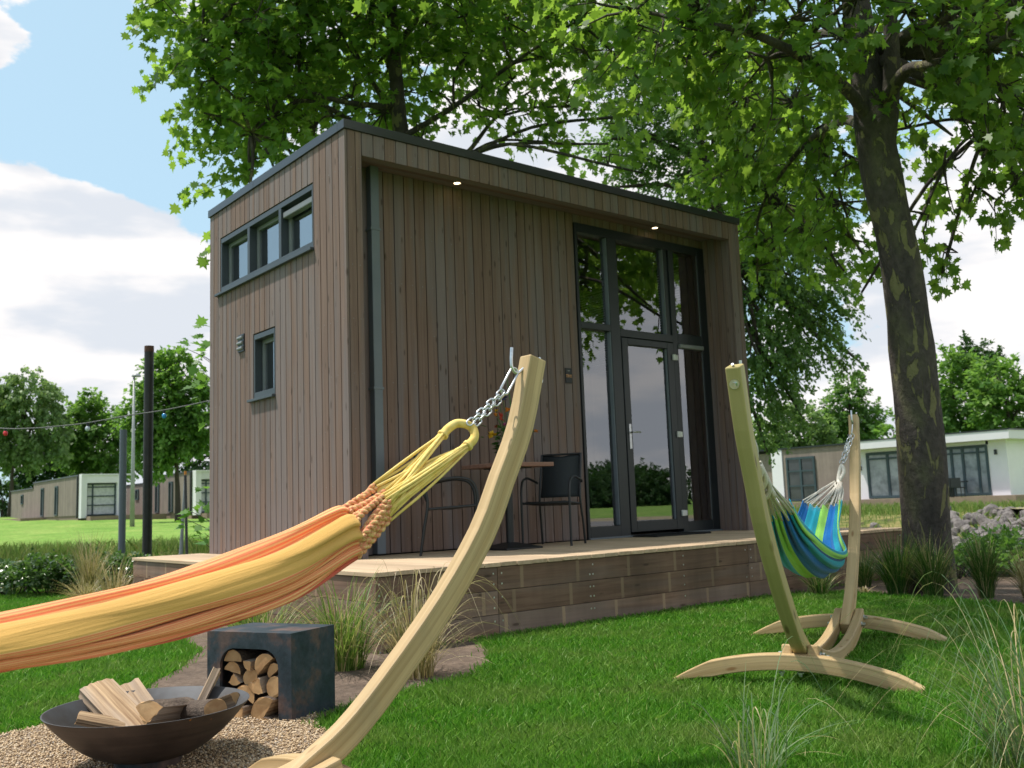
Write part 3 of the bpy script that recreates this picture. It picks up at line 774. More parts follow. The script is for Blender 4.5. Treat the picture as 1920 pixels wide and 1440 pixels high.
    co.box((R1, Q - .004, 0.005), (.408, Q + .02, SOF))  # dark panel by the downpipe; its black also stands for the cheek's shadow
    co.build('inner_wall', 'black_panel', T)
    room = MB()
    room.box((.15, Q + .135, .0), (W_ - .145, D_ - .14, .02), None); room.box((.16, D_ - .145, .02), (W_ - .15, D_ - .135, 3.5)); room.box((2.95, Q + .14, .02), (2.99, D_ - .2, 3.45))
    room.build('room', 'interior', T)
    rf = MB()
    rf.box((-.018, -.018, H + .003), (W_ + .018, .10, H + .085)); rf.box((-.018, .1005, H + .003), (.10, D_ + .018, H + .085))
    rf.box((W_ - .1, .1005, H + .003), (W_ + .018, D_ + .018, H + .085)); rf.box((.1005, D_ - .1, H + .003), (W_ - .1005, D_ + .018, H + .085))
    rf.box((-.0195, 1.895, H + .001), (.02, 1.90, H + .087))
    r = rf.build('roof', 'roof_metal', T, bevel=.003)
    rs = MB(); rs.box((.1, .1, H), (W_ - .1, D_ - .1, H + .04)); rs.build('roof_sheet', 'black_panel', r)
    # downpipe
    dp = MB(); dp.box((.455, Q - .095, .012), (.545, Q - .012, SOF)); d = dp.build('downpipe', 'zinc_pipe', T, bevel=.006)
    for z in (3.0, 1.5):
        br = MB(); br.box((.445, Q - .10, z), (.555, Q - .0, z + .022)); br.build('bracket', 'zinc_pipe', d, bevel=.003)
    # ---- strip window in the end wall
    def left_window(name, y0, y1, z0, z1, mulls, vent=None):
        m = MB(); x0, x1 = .004, .13
        def bar(a0, a1, u0, u1, d0=x0, d1=x1): m.box((d0, a0, u0), (d1, a1, u1))
        bar(y0 + .012, y1 - .012, z1 - .065, z1 - .012); bar(y0 + .012, y1 - .012, z0 + .002, z0 + .062)
        bar(y0 + .012, y0 + .035, z0 + .062, z1 - .065); bar(y1 - .035, y1 - .012, z0 + .062, z1 - .065)
        for a0, a1 in mulls: bar(a0 + .008, a1 - .008, z0 + .062, z1 - .065)
        f = m.build('window', 'frame_grey', T, bevel=.003)
        eds = [y0 + .035] + [q for mm in mulls for q in (mm[0] + .008, mm[1] - .008)] + [y1 - .035]
        for k in range(0, len(eds), 2):
            a0, a1 = eds[k], eds[k + 1]; s = MB(); sd0, sd1 = .085, .118
            s.box((sd0, a0, z0 + .062), (sd1, a0 + .022, z1 - .065)); s.box((sd0, a1 - .04, z0 + .062), (sd1, a1, z1 - .065))
            s.box((sd0, a0 + .022, z1 - .105), (sd1, a1 - .04, z1 - .065)); s.box((sd0, a0 + .022, z0 + .062), (sd1, a1 - .04, z0 + .085))
            s.build('sash', 'sash_grey', f, bevel=.002)
            p = MB(); p.quad([(.105, a0 + .022, z0 + .08), (.105, a0 + .022, z1 - .1), (.105, a1 - .04, z1 - .1), (.105, a1 - .04, z0 + .08)]); p.build('pane', 'end_glass', f)
        if vent:
            p = MB(); p.box((.02, vent[0] + .006, vent[2]), (.088, vent[1] - .006, vent[3])); p.build('vent_bar', 'sash_grey', f, bevel=.008)
        s = MB(); s.box((-.04, y0 - .012, z0 - .030), (.02, y1 + .07, z0 - .004)); s.build('sill', 'frame_grey', f, bevel=.003)
        bk = MB(); bk.quad([(.138, y0 + .01, z0 + .01), (.138, y1 - .01, z0 + .01), (.138, y1 - .01, z1 - .01), (.138, y0 + .01, z1 - .01)]); bk.build('blind', 'blind_white', f)  # added sheet behind the panes, coloured white to brighten them
        return f
    left_window('strip', .609, 2.812, 2.829, 3.451, [(1.284, 1.356), (2.03, 2.104)], (.64, 1.29, 3.28, 3.34))
    left_window('small', 1.44, 1.95, 1.564, 2.232, [])
    v = MB(); v.box((-.012, 2.158, 2.09), (.004, 2.31, 2.276)); vt = v.build('vent_cover', 'anthracite', T, bevel=.004)
    s = MB()
    for k in range(3):
        z = 2.105 + k * .056
        s.tube([(-.014, 2.172, z + .022), (-.014, 2.296, z + .022)], .019, 8)
    s.build('louvre', 'sash_grey', vt, smooth=True, angle=50)
    # ---- glazed front
    g = MB(); y0, y1 = Q - .02, Q + .07
    def bar(x0, x1, z0, z1, a=y0, b=y1): g.box((x0, a, z0), (x1, b, z1))
    bar(3.113, 3.150, .0, 3.52); bar(5.19, R2 - .002, .0, 3.52); bar(3.15, 5.19, 3.415, 3.52)
    bar(3.612, 3.762, .0, 3.415); bar(4.655, 4.745, .0, 3.415)
    bar(3.15, 3.612, 2.318, 2.392); bar(4.745, 5.19, 2.262, 2.39); bar(3.762, 4.655, 2.272, 2.36)
    bar(3.15, 3.612, .012, .135); bar(4.745, 5.19, .012, .135)
    bar(4.565, 4.655, 2.36, 3.415, Q, y1)
    gw = g.build('window', 'anthracite', T, bevel=.004)
    b2 = MB()
    for x0, x1, z0, z1 in ((3.60, 3.6115, .14, 2.315), (3.60, 3.6115, 2.395, 3.41), (4.556, 4.5645, 2.365, 3.41), (5.176, 5.189, 2.395, 3.41), (5.176, 5.189, .14, 2.19)):
        b2.box((x0, Q - .012, z0), (x1, Q + .05, z1))
    b2.build('glazing_bead', 'zinc_pipe', gw)
    th_ = MB(); th_.box((3.113, Q - .05, .0), (R2 - .002, Q - .021, .018)); th_.build('threshold', 'zinc_pipe', gw)
    vb = MB(); vb.box((4.75, Q - .055, 2.205), (5.185, Q + .04, 2.258)); vb.build('vent_bar', 'sash_grey', gw, bevel=.012)
    def pane(x0, x1, z0, z1, y=Q + .035, par=gw):
        p = MB(); p.quad([(x0, y, z0), (x1, y, z0), (x1, y, z1), (x0, y, z1)]); return p.build('pane', 'glass', par)
    pane(3.14, 3.615, 2.385, 3.42); pane(3.75, 4.57, 2.355, 3.42); pane(4.74, 5.178, 2.385, 3.42, Q - .014)
    pane(3.14, 3.615, .13, 2.325); pane(4.74, 5.178, .13, 2.20, Q - .014)
    dr = MB(); a, b = Q - .028, Q + .045
    dr.box((3.77, a, .05), (3.866, b, 2.262)); dr.box((4.536, a, .05), (4.648, b, 2.262)); dr.box((3.866, a, 2.185), (4.536, b, 2.262)); dr.box((3.866, a, .05), (4.536, b, .17))
    do = dr.build('door', 'anthracite', T, bevel=.005)
    pane(3.86, 4.54, .165, 2.19, Q + .012, do)
    bd = MB(); bd.box((4.522, Q - .015, .172), (4.5355, Q + .01, 2.183)); bd.build('glazing_bead', 'zinc_pipe', do)
    hd = MB(); hd.box((3.806, a - .009, .985), (3.840, a - .001, 1.265)); hd.tube([(3.823, a - .005, 1.17), (3.823, a - .05, 1.17), (3.835, a - .055, 1.17), (3.945, a - .055, 1.172)], .009, 8)
    hd.build('handle', 'chrome', do, smooth=True, angle=40)
    for z in (2.085, 1.16, .235):
        h = MB(); h.box((4.612, a - .026, z - .035), (4.662, a - .001, z + .035)); h.box((4.664, a - .022, z - .032), (4.70, a + .006, z + .032)); h.build('hinge', 'white_plastic', do, bevel=.006)
    # curtains, blinds and the end wall windows one sees through
    def drape(name, x0, x1, yy, z0, z1, mat, folds=5, amp=.018):
        m = MB(); n = 40
        P = [(x0 + (x1 - x0) * i / n, yy + amp * math.sin(i / n * folds * 2 * PI)) for i in range(n + 1)]
        vs = [(x, y, z0) for x, y in P] + [(x, y, z1) for x, y in P]
        m.add(vs, [(i, i + 1, n + 2 + i, n + 1 + i) for i in range(n)]); m.build(name, mat, gw, smooth=True)
    drape('curtain', 5.06, 5.19, Q + .16, .03, 3.40, 'curtain')
    drape('curtain', 3.145, 3.235, Q + .17, .03, 3.40, 'lace', 2)
    for (ya, yb, za, zb, bl) in ((.75, 1.3, 2.4, 3.45, 2.45), (2.05, 2.8, .3, 3.45, 2.35)):
        m = MB(); xa, xb = W_ - .12, W_ - .02
        m.box((xa, ya, za), (xb, ya + .05, zb)); m.box((xa, yb - .05, za), (xb, yb, zb)); m.box((xa, ya + .05, zb - .05), (xb, yb - .05, zb)); m.box((xa, ya + .05, za), (xb, yb - .05, za + .05))
        if za < 1: m.box((xa, ya + .05, 2.22), (xb, yb - .05, 2.30))
        f = m.build('window', 'anthracite', T)
        p = MB(); p.quad([(W_ - .06, ya, za), (W_ - .06, yb, za), (W_ - .06, yb, zb), (W_ - .06, ya, zb)]); p.build('pane', 'glass', f)
        s = MB(); z = bl
        while z < zb - .06:
            s.box((xa - .035, ya + .05, z), (xa - .015, yb - .05, z + .003)); z += .035
        s.build('blind', 'blind_white', f)
    # spots in the soffit
    for px, py in ((857, 343), (1228, 427)):
        P = at_z(px, py, SOF - .004); y = max(P[1], .16)
        s = MB(); s.lathe([(.0005, -.002), (.032, -.002), (.034, .003)], (P[0], y, SOF - .004), 20); s.build('spot_lamp', 'spot_light', T)
        s = MB(); s.lathe([(.035, .003), (.035, -.006), (.047, -.005), (.048, .004)], (P[0], y, SOF - .004), 20); s.build('spot_ring', 'sash_grey', T)
    return T
tiny_house()

def house_sign():
    t = thing('house_number_plaque', 'small black plaque with copper lettering beside the glass front', 'sign', (2.89, Q - .001, 1.69))
    m = MB(); m.box((0, -.012, 0), (.095, 0, .165)); m.build('plate', 'black_metal', t, bevel=.003)
    c = bpy.data.curves.new('lettering', 'FONT'); c.body = 'TH1'; c.size = .048; c.extrude = .0015; c.align_x = 'CENTER'
    tmp = bpy.data.objects.new('lettering', c); COL.objects.link(tmp); bpy.context.view_layer.update()
    me = bpy.data.meshes.new_from_object(tmp.evaluated_get(bpy.context.evaluated_depsgraph_get()))
    bpy.data.objects.remove(tmp); me.materials.clear(); me.materials.append(MATS['copper_letters'])
    o = bpy.data.objects.new('lettering', me); COL.objects.link(o)
    o.parent = t; o.location = (.0475, -.0135, .062); o.rotation_euler = (PI / 2, 0, 0)
    e = MB(); e.box((.030, -.0135, .132), (.062, -.012, .140)); e.build('emblem', 'sash_grey', t)
house_sign()

# ------------------------------------------------------------------ deck
DX0, DX1, DY0, DY1 = -.7324, 5.9103, -1.6231, 3.3855
def deck():
    T = thing('wooden_deck', 'raised wooden deck with sleeper sides wrapping round the cabin', 'deck')
    m = MB(); k = 0; x = DX0
    while x < DX1 - .01:
        x1 = min(x + .145, DX1); tz = random.uniform(-.0015, .0015); ye = DY0 + random.uniform(-.004, .004)
        r = random.random()
        segs = []
        if x1 <= 0.02: segs = [(ye, DY1)]
        elif x >= W_: segs = [(ye, 3.0)]
        else: segs = [(ye, Q - .055 if x > R1 - .05 and x1 < R2 + .06 else -.004)]
        for a, b in segs:
            j = -.25 + random.uniform(-1, 1) if b > 1 else None
            m.box((x, a, -.030 + tz), (x1, b, tz), 'y', r)
        x += .15; k += 1
    db = m.build('deck_boards', 'deck_wood', T, bevel=.003)
    s = MB()
    rows = [(-.034, -.198), (-.202, -.366), (-.370, -.56)]
    for i, (t, b) in enumerate(rows):
        e = [DX0 + .004, .288, 3.19, DX1 - .004]
        for a0, a1 in zip(e[:-1], e[1:]): s.box((a0 + .0025, DY0 + .014, b), (a1 - .0025, DY0 + .075, t), 'x')
        e = [DY0 + .0765, 1.1, DY1 - .004]
        for a0, a1 in zip(e[:-1], e[1:]): s.box((DX0 + .014, a0 + .0025, b), (DX0 + .075, a1 - .0025, t), 'y')
        s.box((DX1 - .075, DY0 + .0765, b), (DX1 - .014, 3.0, t), 'y')
        s.box((DX0 + .08, DY1 - .07, b), (-.01, DY1 - .01, t), 'x')
    n = s; n.cm = 1
    for (t, b) in rows:
        for xx in (-.70, .25, .325, 1.2, 1.235, 2.3, 3.15, 3.23, 4.3, 5.85):
            for zz in (t - .045, b + .045):
                if random.random() < .8: n.box((xx - .006, DY0 + .0125, zz - .006), (xx + .006, DY0 + .0145, zz + .006))
    s.build('sleeper_sides', ['sleeper_wood', 'galvanised'], T, bevel=.003)
    pl = MB(); pl.box((DX0 + .1, DY0 + .1, -.6), (DX1 - .1, 3.0, -.04)); pl.build('substructure', 'black_panel', T)
    return T
deck()
def mat_():
    m = MB(); a, b = at_z(1205, 1006, .0), at_z(1320, 998, .0)
    m.box((3.72, -.02, .001), (4.62, .345, .016))
    for i in range(30):
        x = 3.735 + i * .03; m.box((x, -.012, .0165), (x + .012, .335, .021))
    tag(m.build('door_mat', 'rubber'), 'black ribbed rubber mat lying before the glass door', 'doormat')
mat_()

# ------------------------------------------------------------------ hammock stands
POST = [(.60, .10), (.727, .177), (.855, .255), (1.003, .385), (1.231, .619), (1.406, .844), (1.504, 1.032), (1.602, 1.229), (1.68, 1.492)]
def hammock_stand(name, label, loc, rotz, post_mats):
    T = thing(name, label, 'hammock stand', loc, rotz)
    for sgn, pm in zip((-1, 1), post_mats):
        pts = [(sgn * s, 0, h) for s, h in (lambda q: [(p[0], p[1]) for p in q])(curve_pts([V3(a, b) for a, b in POST], 28))]
        m = MB(); m.sweep(pts, (0, 1, 0), .066, .082); p = m.build('post', pm, T, bevel=.007)
        # hook: threaded rod through the post, bent up at its inner end
        hx, hz = 1.664, 1.464
        hk = MB(); pth = curve_pts([(sgn * (hx + .05), 0, hz + .03), (sgn * (hx - .03), 0, hz - .012), (sgn * (hx - .065), 0, hz - .034), (sgn * (hx - .088), 0, hz - .02), (sgn * (hx - .092), 0, hz + .012), (sgn * (hx - .088), 0, hz + .062)], 30)
        hk.tube(pth, .0062, 8); hk.build('hook', 'galvanised', p, smooth=True, angle=50)
        bt = MB(); P0 = V3(sgn * 1.699, 0, 1.41); n = V3(sgn * .96, 0, -.28); bt.tube([P0, P0 + n * .006], .021, 16); bt.tube([P0 + n * .006, P0 + n * .018], .011, 6); bt.build('bolt', 'galvanised', p)
    for sd in (-1, 1):
        pts = []
        for i in range(33):
            s = -.80 + 1.60 * i / 32; pts.append((s, sd * .062, .050 + .15 * (abs(s) / .9) ** 2.0))
        m = MB(); m.sweep(pts, (0, 1, 0), .052, .085); b = m.build('lower_beam', 'pine', T, bevel=.008)
        for s in (-.75, -.64, .64, .75):
            z = .050 + .15 * (s / .9) ** 2 + .002
            k = MB(); k.tube([(s, sd * .089, z), (s, sd * .095, z)], .017, 12); k.tube([(s, sd * .095, z), (s, sd * .112, z)], .010, 6); k.build('bolt', 'galvanised', b)
    for s in (-.81, .81):
        pts = []
        for i in range(41):
            y = -.60 + 1.2 * i / 40; z = .128 - .115 * (abs(y) / .6) ** 2.0; pts.append((s, y + .05, z))
        hh = [.026 + .05 * min(1., (0.6 - abs(p[1])) / .16) for p in pts]
        m = MB(); m.sweep(pts, (1, 0, 0), .075, hh); f = m.build('foot', 'pine', T, bevel=.007)
        for y in (.0, .09):
            k = MB(); k.tube([(s, y, .078), (s, y, .072)], .016, 12); k.tube([(s, y, .072), (s, y, .058)], .009, 6); k.build('bolt', 'galvanised', f)
    return T
ST2C, ST2R = (.81, -3.95, GZ), math.radians(23.3)
ST1C = (-3.343, -4.39, GZ)
hammock_stand('hammock_stand', 'curved pale pine hammock stand carrying the blue striped hammock', ST2C, ST2R, ('green_pine', 'pine'))
hammock_stand('hammock_stand', 'big curved pine hammock post close by carrying the orange hammock', ST1C, 0, ('pine', 'pine'))

def links(mb, a, b, L, W, r, start=0):
    a = np.array(a, float); b = np.array(b, float); d = b - a; n = max(1, int(round(np.linalg.norm(d) / (L - 2.6 * r)))); u = d / np.linalg.norm(d)
    n1 = np.cross(u, V3(0, 1, 0)); n1 /= np.linalg.norm(n1); n2 = np.cross(u, n1)
    for i in range(n):
        mb.torus_link(a + d * (i + .5) / n, u, (n1 + n2 * .5) if (i + start) % 2 else (n2 - n1 * .5), L, W, r)
def orange_hammock():
    Y = -4.39
    ch = MB()
    hookp = at_y(966, 694, Y); q = at_y(944, 735, Y)
    ch.torus_link((hookp + q) / 2, hookp - q, (0.3, 1, .2), np.linalg.norm(hookp - q) + .012, .034, .0045, 28, 8)
    for dy, off in ((-.010, -4), (.010, 5)):
        a = at_y(944 + off, 736 + off * .7, Y) + V3(0, dy, 0); b = at_y(879 + off, 800 + off * 1.1, Y) + V3(0, dy, 0)
        links(ch, a, b, .037, .021, .0032, off)
    tag(ch.build('chain', 'galvanised', smooth=True), 'shiny double steel chain holding the orange hammock to its post', 'chain')
    T = thing('hammock', 'orange and yellow striped hammock hanging slack from the pine post', 'hammock', (0, 0, 0))
    sta = [(-2.455, .420, .262), (-2.50, .418, .242), (-2.68, .346, .156), (-2.90, .284, .106), (-3.18, .222, .066), (-3.47, .178, .048), (-3.66, .170, .045), (-3.88, .225, .08), (-4.07, .33, .16), (-4.19, .41, .24), (-4.231, .42, .262)]
    st = curve_pts([V3(x, t, b) for x, t, b in sta], 80)
    prof = [(0, .075, .62), (.05, .082, .78), (.10, .078, .92), (.15, .060, .985), (.20, .036, .955), (.245, .022, .78), (.272, .014, .71), (.30, -.018, .82), (.345, -.045, .825), (.41, -.075, .72), (.49, -.094, .54), (.565, -.098, .37), (.595, -.088, .315), (.625, -.050, .275), (.645, -.056, .262), (.68, -.086, .245), (.75, -.086, .165), (.785, -.058, .125), (.805, -.062, .112), (.84, -.078, .09), (.88, -.074, .05), (.93, -.060, .02), (1.0, -.050, .0)]
    pv = curve_pts([V3(*p) for p in prof], 110)
    nv = len(pv); V = []; G = []; L = 0
    for i, p in enumerate(st):
        if i: L += np.linalg.norm(p - st[i - 1])
        dist = min(abs(p[0] + 2.455), abs(p[0] + 4.231)); g = smoothstep(0, .35, dist); g = float(g)
        for j, (v, y, zf) in enumerate(pv):
            fs = abs(math.sin(v * PI * 9 + .5 * math.sin(L * 2.1))) ; pl = (1 - g) * .011 * math.sin(v * 2 * PI * 9 + .6) + .0028 * math.sin(v * 2 * PI * 21 + L * 3) * (1 - .6 * g) + .007 * (fs ** .5 - .7) * (.35 + .65 * smoothstep(.3, .7, v))
            wv = .004 * math.sin(L * 5 + v * 9) + .003 * math.sin(L * 11 + v * 23)
            yy = (y + .01) * (.55 + .45 * g) + pl + wv
            zz = p[2] + (p[1] - p[2]) * zf + wv * .8 + pl * .4
            V.append((p[0], Y + yy, zz)); G.append((L, v, 0))
    m = MB(); n = len(st)
    m.add(V, [(i * nv + j, i * nv + j + 1, (i + 1) * nv + j + 1, (i + 1) * nv + j) for i in range(n - 1) for j in range(nv - 1)], .5, G)
    o = m.build('cloth', 'cloth_orange', T, smooth=True)
    so_ = o.modifiers.new('thick', 'SOLIDIFY'); so_.thickness = .004
    # gathered cords at both ends
    for mir in (False, True):
        fx = (lambda P: V3(-6.686 - P[0], P[1], P[2])) if mir else (lambda P: P)
        br = MB(); ends = []
        for k in range(14):
            v = .03 + .94 * k / 13; j = int(v * (nv - 1)); a = np.array(V[j])
            e = at_y(713 + random.uniform(-4, 14), 912 + 58 * (k / 13) + random.uniform(-3, 3), Y); e[1] = Y + (pv[j][1]) * .42
            ends.append(e); mid = (a + e) / 2 + V3(0, 0, random.uniform(-.008, .008))
            # two strands twisted round each other
            for ph in (0, PI):
                P = []
                for q in range(25):
                    t = q / 24; c = a * (1 - t) + e * t + (mid - (a + e) / 2) * 4 * t * (1 - t); w = t * 7 * PI + ph
                    P.append(fx(c + V3(0, math.cos(w), math.sin(w)) * .0062))
                br.tube(P, .0072, 7)
        br.build('gathered_braids', 'braid_orange', T, smooth=True)
        U = [(836, 816, .022), (848, 803, .026), (864, 793, .024), (878, 796, .008), (885, 806, -.008), (882, 823, -.022), (868, 838, -.024)]
        up = curve_pts([at_y(x, y, Y) + V3(0, dy, 0) for x, y, dy in U], 132)
        lp = MB(); P = [fx(p) for p in up]; lp.tube(P, [.0150 + .0013 * (i % 2) + (.004 if i < 6 or i > len(P) - 7 else 0) for i in range(len(P))], 14)
        lp.build('loop', 'cord_yellow', T, smooth=True)
        co = MB()
        for k in range(34):
            leg = up[0] if k % 2 == 0 else up[-1]; e = ends[(k * 5) % 14] + V3(0, random.uniform(-.008, .008), random.uniform(-.01, .01))
            a = leg + V3(random.uniform(-.006, .006), random.uniform(-.012, .012), random.uniform(-.012, .012))
            s = random.uniform(-.006, .010)
            co.tube([fx(a), fx(a * .66 + e * .34 - V3(0, 0, s)), fx(a * .33 + e * .67 - V3(0, 0, s)), fx(e)], .0050, 6)
        co.build('cords', 'cord_yellow', T, smooth=True)
orange_hammock()

def blue_hammock():
    ca, sa = math.cos(ST2R), math.sin(ST2R); O = V3(*ST2C)
    W = lambda s, l, h: O + V3(s * ca - l * sa, s * sa + l * ca, h)     # l: to the left of the axis
    for sgn, lab in ((-1, 'thin steel chain on the near post of the blue hammock'), (1, 'thin steel chain on the far post of the blue hammock')):
        ch = MB(); f_ = max(sgn, 0); a = W(sgn * 1.598, 0, 1.424); k = W(sgn * 1.58, .01 * f_, 1.35); b = W(sgn * 1.50, .075 * f_ + .004, 1.215 - .07 * f_)
        ch.torus_link((a + k) / 2, a - k, W(0, 1, 0) - O + V3(0, 0, .53), .085, .032, .004, 24, 6)
        for dl in (-.011, .011): links(ch, k + (W(0, dl, 0) - W(0, 0, 0)), b + (W(0, dl, 0) - W(0, 0, 0)), .036, .020, .003, int(dl > 0))
        tag(ch.build('chain', 'galvanised', smooth=True), lab, 'chain', 'chains of the blue hammock')
    T = thing('hammock', 'blue hammock with teal and lime green stripes hanging in its stand', 'hammock')
    S0 = 1.02; n = 60; nv = 90; V = []; G = []
    def prof(s):
        t = s / S0; h = .475 + .30 * abs(t) ** 2.1 + .07 * abs(t) ** 8
        far = .5 + .5 * math.tanh(2.2 * t)
        w = (.075 + .080 * (1 - abs(t) ** 2)) * (1 - far) + (.125 + .045 * (1 - abs(t) ** 2)) * far
        dd = .085 + .045 * (1 - t * t)
        return h, w, dd, abs(t)
    for i in range(n + 1):
        s = -S0 + 2 * S0 * i / n; h, w, dd, t = prof(s); e = max(0., (t - .72) / .28)
        for j in range(nv + 1):
            v = j / nv; ph = (v - .5) * PI * (1.05 - .1 * t)
            l = w * math.sin(ph) / math.sin(PI * .5); z = dd * (1 - math.cos(ph)) * (1 - .45 * e)
            near = s < 0
            pl = math.sin(v * 2 * PI * 8.0 + 1) * (.022 * e * (1. if s < 0 else .25) + .006) + .006 * math.sin(v * 31 + s * 5)
            l += math.cos(ph) * 0 - (pl * .4) ; z += pl * (1.1 if e > 0 else .7)
            V.append(W(s - (0 if near else -.03 * math.cos(ph)), -l + .15 * math.exp(-((s - .85) / .6) ** 2) + .015, h + z)); G.append((s, v, 0))
    m = MB(); r = nv + 1
    m.add(V, [(i * r + j, i * r + j + 1, (i + 1) * r + j + 1, (i + 1) * r + j) for i in range(n) for j in range(nv)], .5, G)
    o = m.build('cloth', 'cloth_blue', T, smooth=True); q = o.modifiers.new('thick', 'SOLIDIFY'); q.thickness = .004
    for sgn in (-1, 1):
        lp = MB(); f_ = max(sgn, 0); y0 = .08 * f_ + .004; zt = 1.20 - .07 * f_; tip = W(sgn * 1.495, y0, zt); g = W(sgn * 1.41, y0 + .02 * f_, zt - .125)
        lp.tube(curve_pts([g + V3(0, 0, .01), W(sgn * 1.465, y0 + .016, zt - .05), tip, W(sgn * 1.465, y0 - .016, zt - .05), g], 20), .013, 8); lp.build('loop', 'cord_white', T, smooth=True)
        co = MB(); base = 0 if sgn < 0 else n * r
        for k in range(22):
            v = .02 + .96 * k / 21; e = np.array(V[base + int(v * nv)])
            a = g + (W(0, (v - .5) * -.05, 0) - O) + V3(0, 0, random.uniform(-.015, .015))
            b = a * .55 + e * .45 + V3(0, 0, random.uniform(-.012, .012)) + (W(0, (v - .5) * (.05 if sgn < 0 else -.02), 0) - O)
            co.tube([a, b, e], .0052, 6)
        tw = MB()
        for ph in range(4):
            P = [W(sgn * (1.41 - .15 * t), y0 + .02 * f_ + .02 * (1 + t) * math.cos(t * 5 + ph * PI / 2) + .03 * t * f_, zt - .125 - .14 * t + .018 * math.sin(t * 5 + ph * PI / 2)) for t in [i / 12 for i in range(13)]]
            tw.tube(P, .011, 7)
        tw.build('twisted_rope', 'cord_white', T, smooth=True)
        co.build('cords', 'cord_white', T, smooth=True)
blue_hammock()

# ------------------------------------------------------------------ table, chairs, flowers
def cafe_table():
    T = thing('cafe_table', 'square brown topped cafe table on a black pedestal foot', 'table', (1.60, -.13, 0), 0)
    m = MB(); m.box((-.31, -.31, .752), (.31, .31, .79), 'x'); m.build('table_top', 'table_wood', T, bevel=.006)
    m = MB(); m.tube([(0, 0, .05), (0, 0, .745)], .036, 20); m.box((-.16, -.16, .742), (.16, .16, .7515)); m.build('column', 'black_metal', T, smooth=True, angle=40)
    m = MB(); q = .215; t = .04
    vs = [(-q, -q, .002), (q, -q, .002), (q, q, .002), (-q, q, .002), (-q, -q, .016), (q, -q, .016), (q, q, .016), (-q, q, .016), (-t, -t, .062), (t, -t, .062), (t, t, .062), (-t, t, .062)]
    m.add(vs, [(3, 2, 1, 0), (0, 1, 5, 4), (1, 2, 6, 5), (2, 3, 7, 6), (3, 0, 4, 7), (4, 5, 9, 8), (5, 6, 10, 9), (6, 7, 11, 10), (7, 4, 8, 11), (8, 9, 10, 11)])
    m.build('base', 'black_metal', T, bevel=.003)
cafe_table()
def garden_chair(label, loc, rotz):
    T = thing('garden_chair', label, 'chair', loc, rotz, 'black sling chairs at the cafe table')       # faces +x
    hw = .245
    for s in (-1, 1):
        m = MB(); m.tube(curve_pts([(.235, s * hw, .0), (.235, s * hw, .40), (.228, s * hw, .54), (.185, s * hw, .625), (.10, s * hw, .655), (0, s * hw, .655), (-.17, s * (hw - .002), .625), (-.205, s * (hw - .012), .612)], 40), .0125, 8)
        m.build('front_leg', 'black_metal', T, smooth=True, angle=60)
        m = MB(); m.tube(curve_pts([(-.27, s * .225, .0), (-.235, s * .222, .22), (-.20, s * .215, .42), (-.215, s * .212, .56), (-.265, s * .21, .76), (-.30, s * .208, .90)], 30), .0125, 8)
        m.build('rear_leg', 'black_metal', T, smooth=True, angle=60)
    m = MB()
    for s in (-1, 1): m.tube([(.235, s * .232, .415), (-.2, s * .205, .395)], .0115, 8)
    m.tube([(.225, -.24, .412), (.225, .24, .412)], .0115, 8); m.tube([(-.2, -.21, .394), (-.2, .21, .394)], .0115, 8)
    m.build('frame', 'black_metal', T, smooth=True, angle=60)
    m = MB(); m.tube([(-.298, -.205, .895), (-.298, .205, .895)], .011, 8); m.build('top_rail', 'black_metal', T, smooth=True, angle=60)
    m = MB(); n = 12; vs = []
    for i in range(n + 1):
        t = i / n; x = .225 - .42 * t; z = .43 - .02 * t - .022 * math.sin(PI * t)
        vs += [(x, -.205, z), (x, 0, z - .006), (x, .205, z)]
    m.add(vs, [(i * 3 + k, i * 3 + k + 1, i * 3 + k + 4, i * 3 + k + 3) for i in range(n) for k in (0, 1)]); o = m.build('seat', 'sling_fabric', T, smooth=True)
    q = o.modifiers.new('thick', 'SOLIDIFY'); q.thickness = .006
    m = MB(); vs = []
    for i in range(n + 1):
        t = i / n; z = .465 + .43 * t; x = -.203 - .098 * t - .02 * math.sin(PI * t)
        vs += [(x, -.204, z), (x - .008, 0, z - .02 * math.sin(PI * t / 2) * t), (x, .204, z)]
    m.add(vs, [(i * 3 + k, i * 3 + k + 1, i * 3 + k + 4, i * 3 + k + 3) for i in range(n) for k in (0, 1)]); o = m.build('backrest', 'sling_fabric', T, smooth=True)
    q = o.modifiers.new('thick', 'SOLIDIFY'); q.thickness = .006
    return T
c = garden_chair('black sling chair facing left beside the glass front', (2.225, -.05, 0), math.atan2(-.49, -.87))
dup(c, (.93, -.13, 0), math.atan2(-.56, .83), 'black sling chair seen from the side by the downpipe')
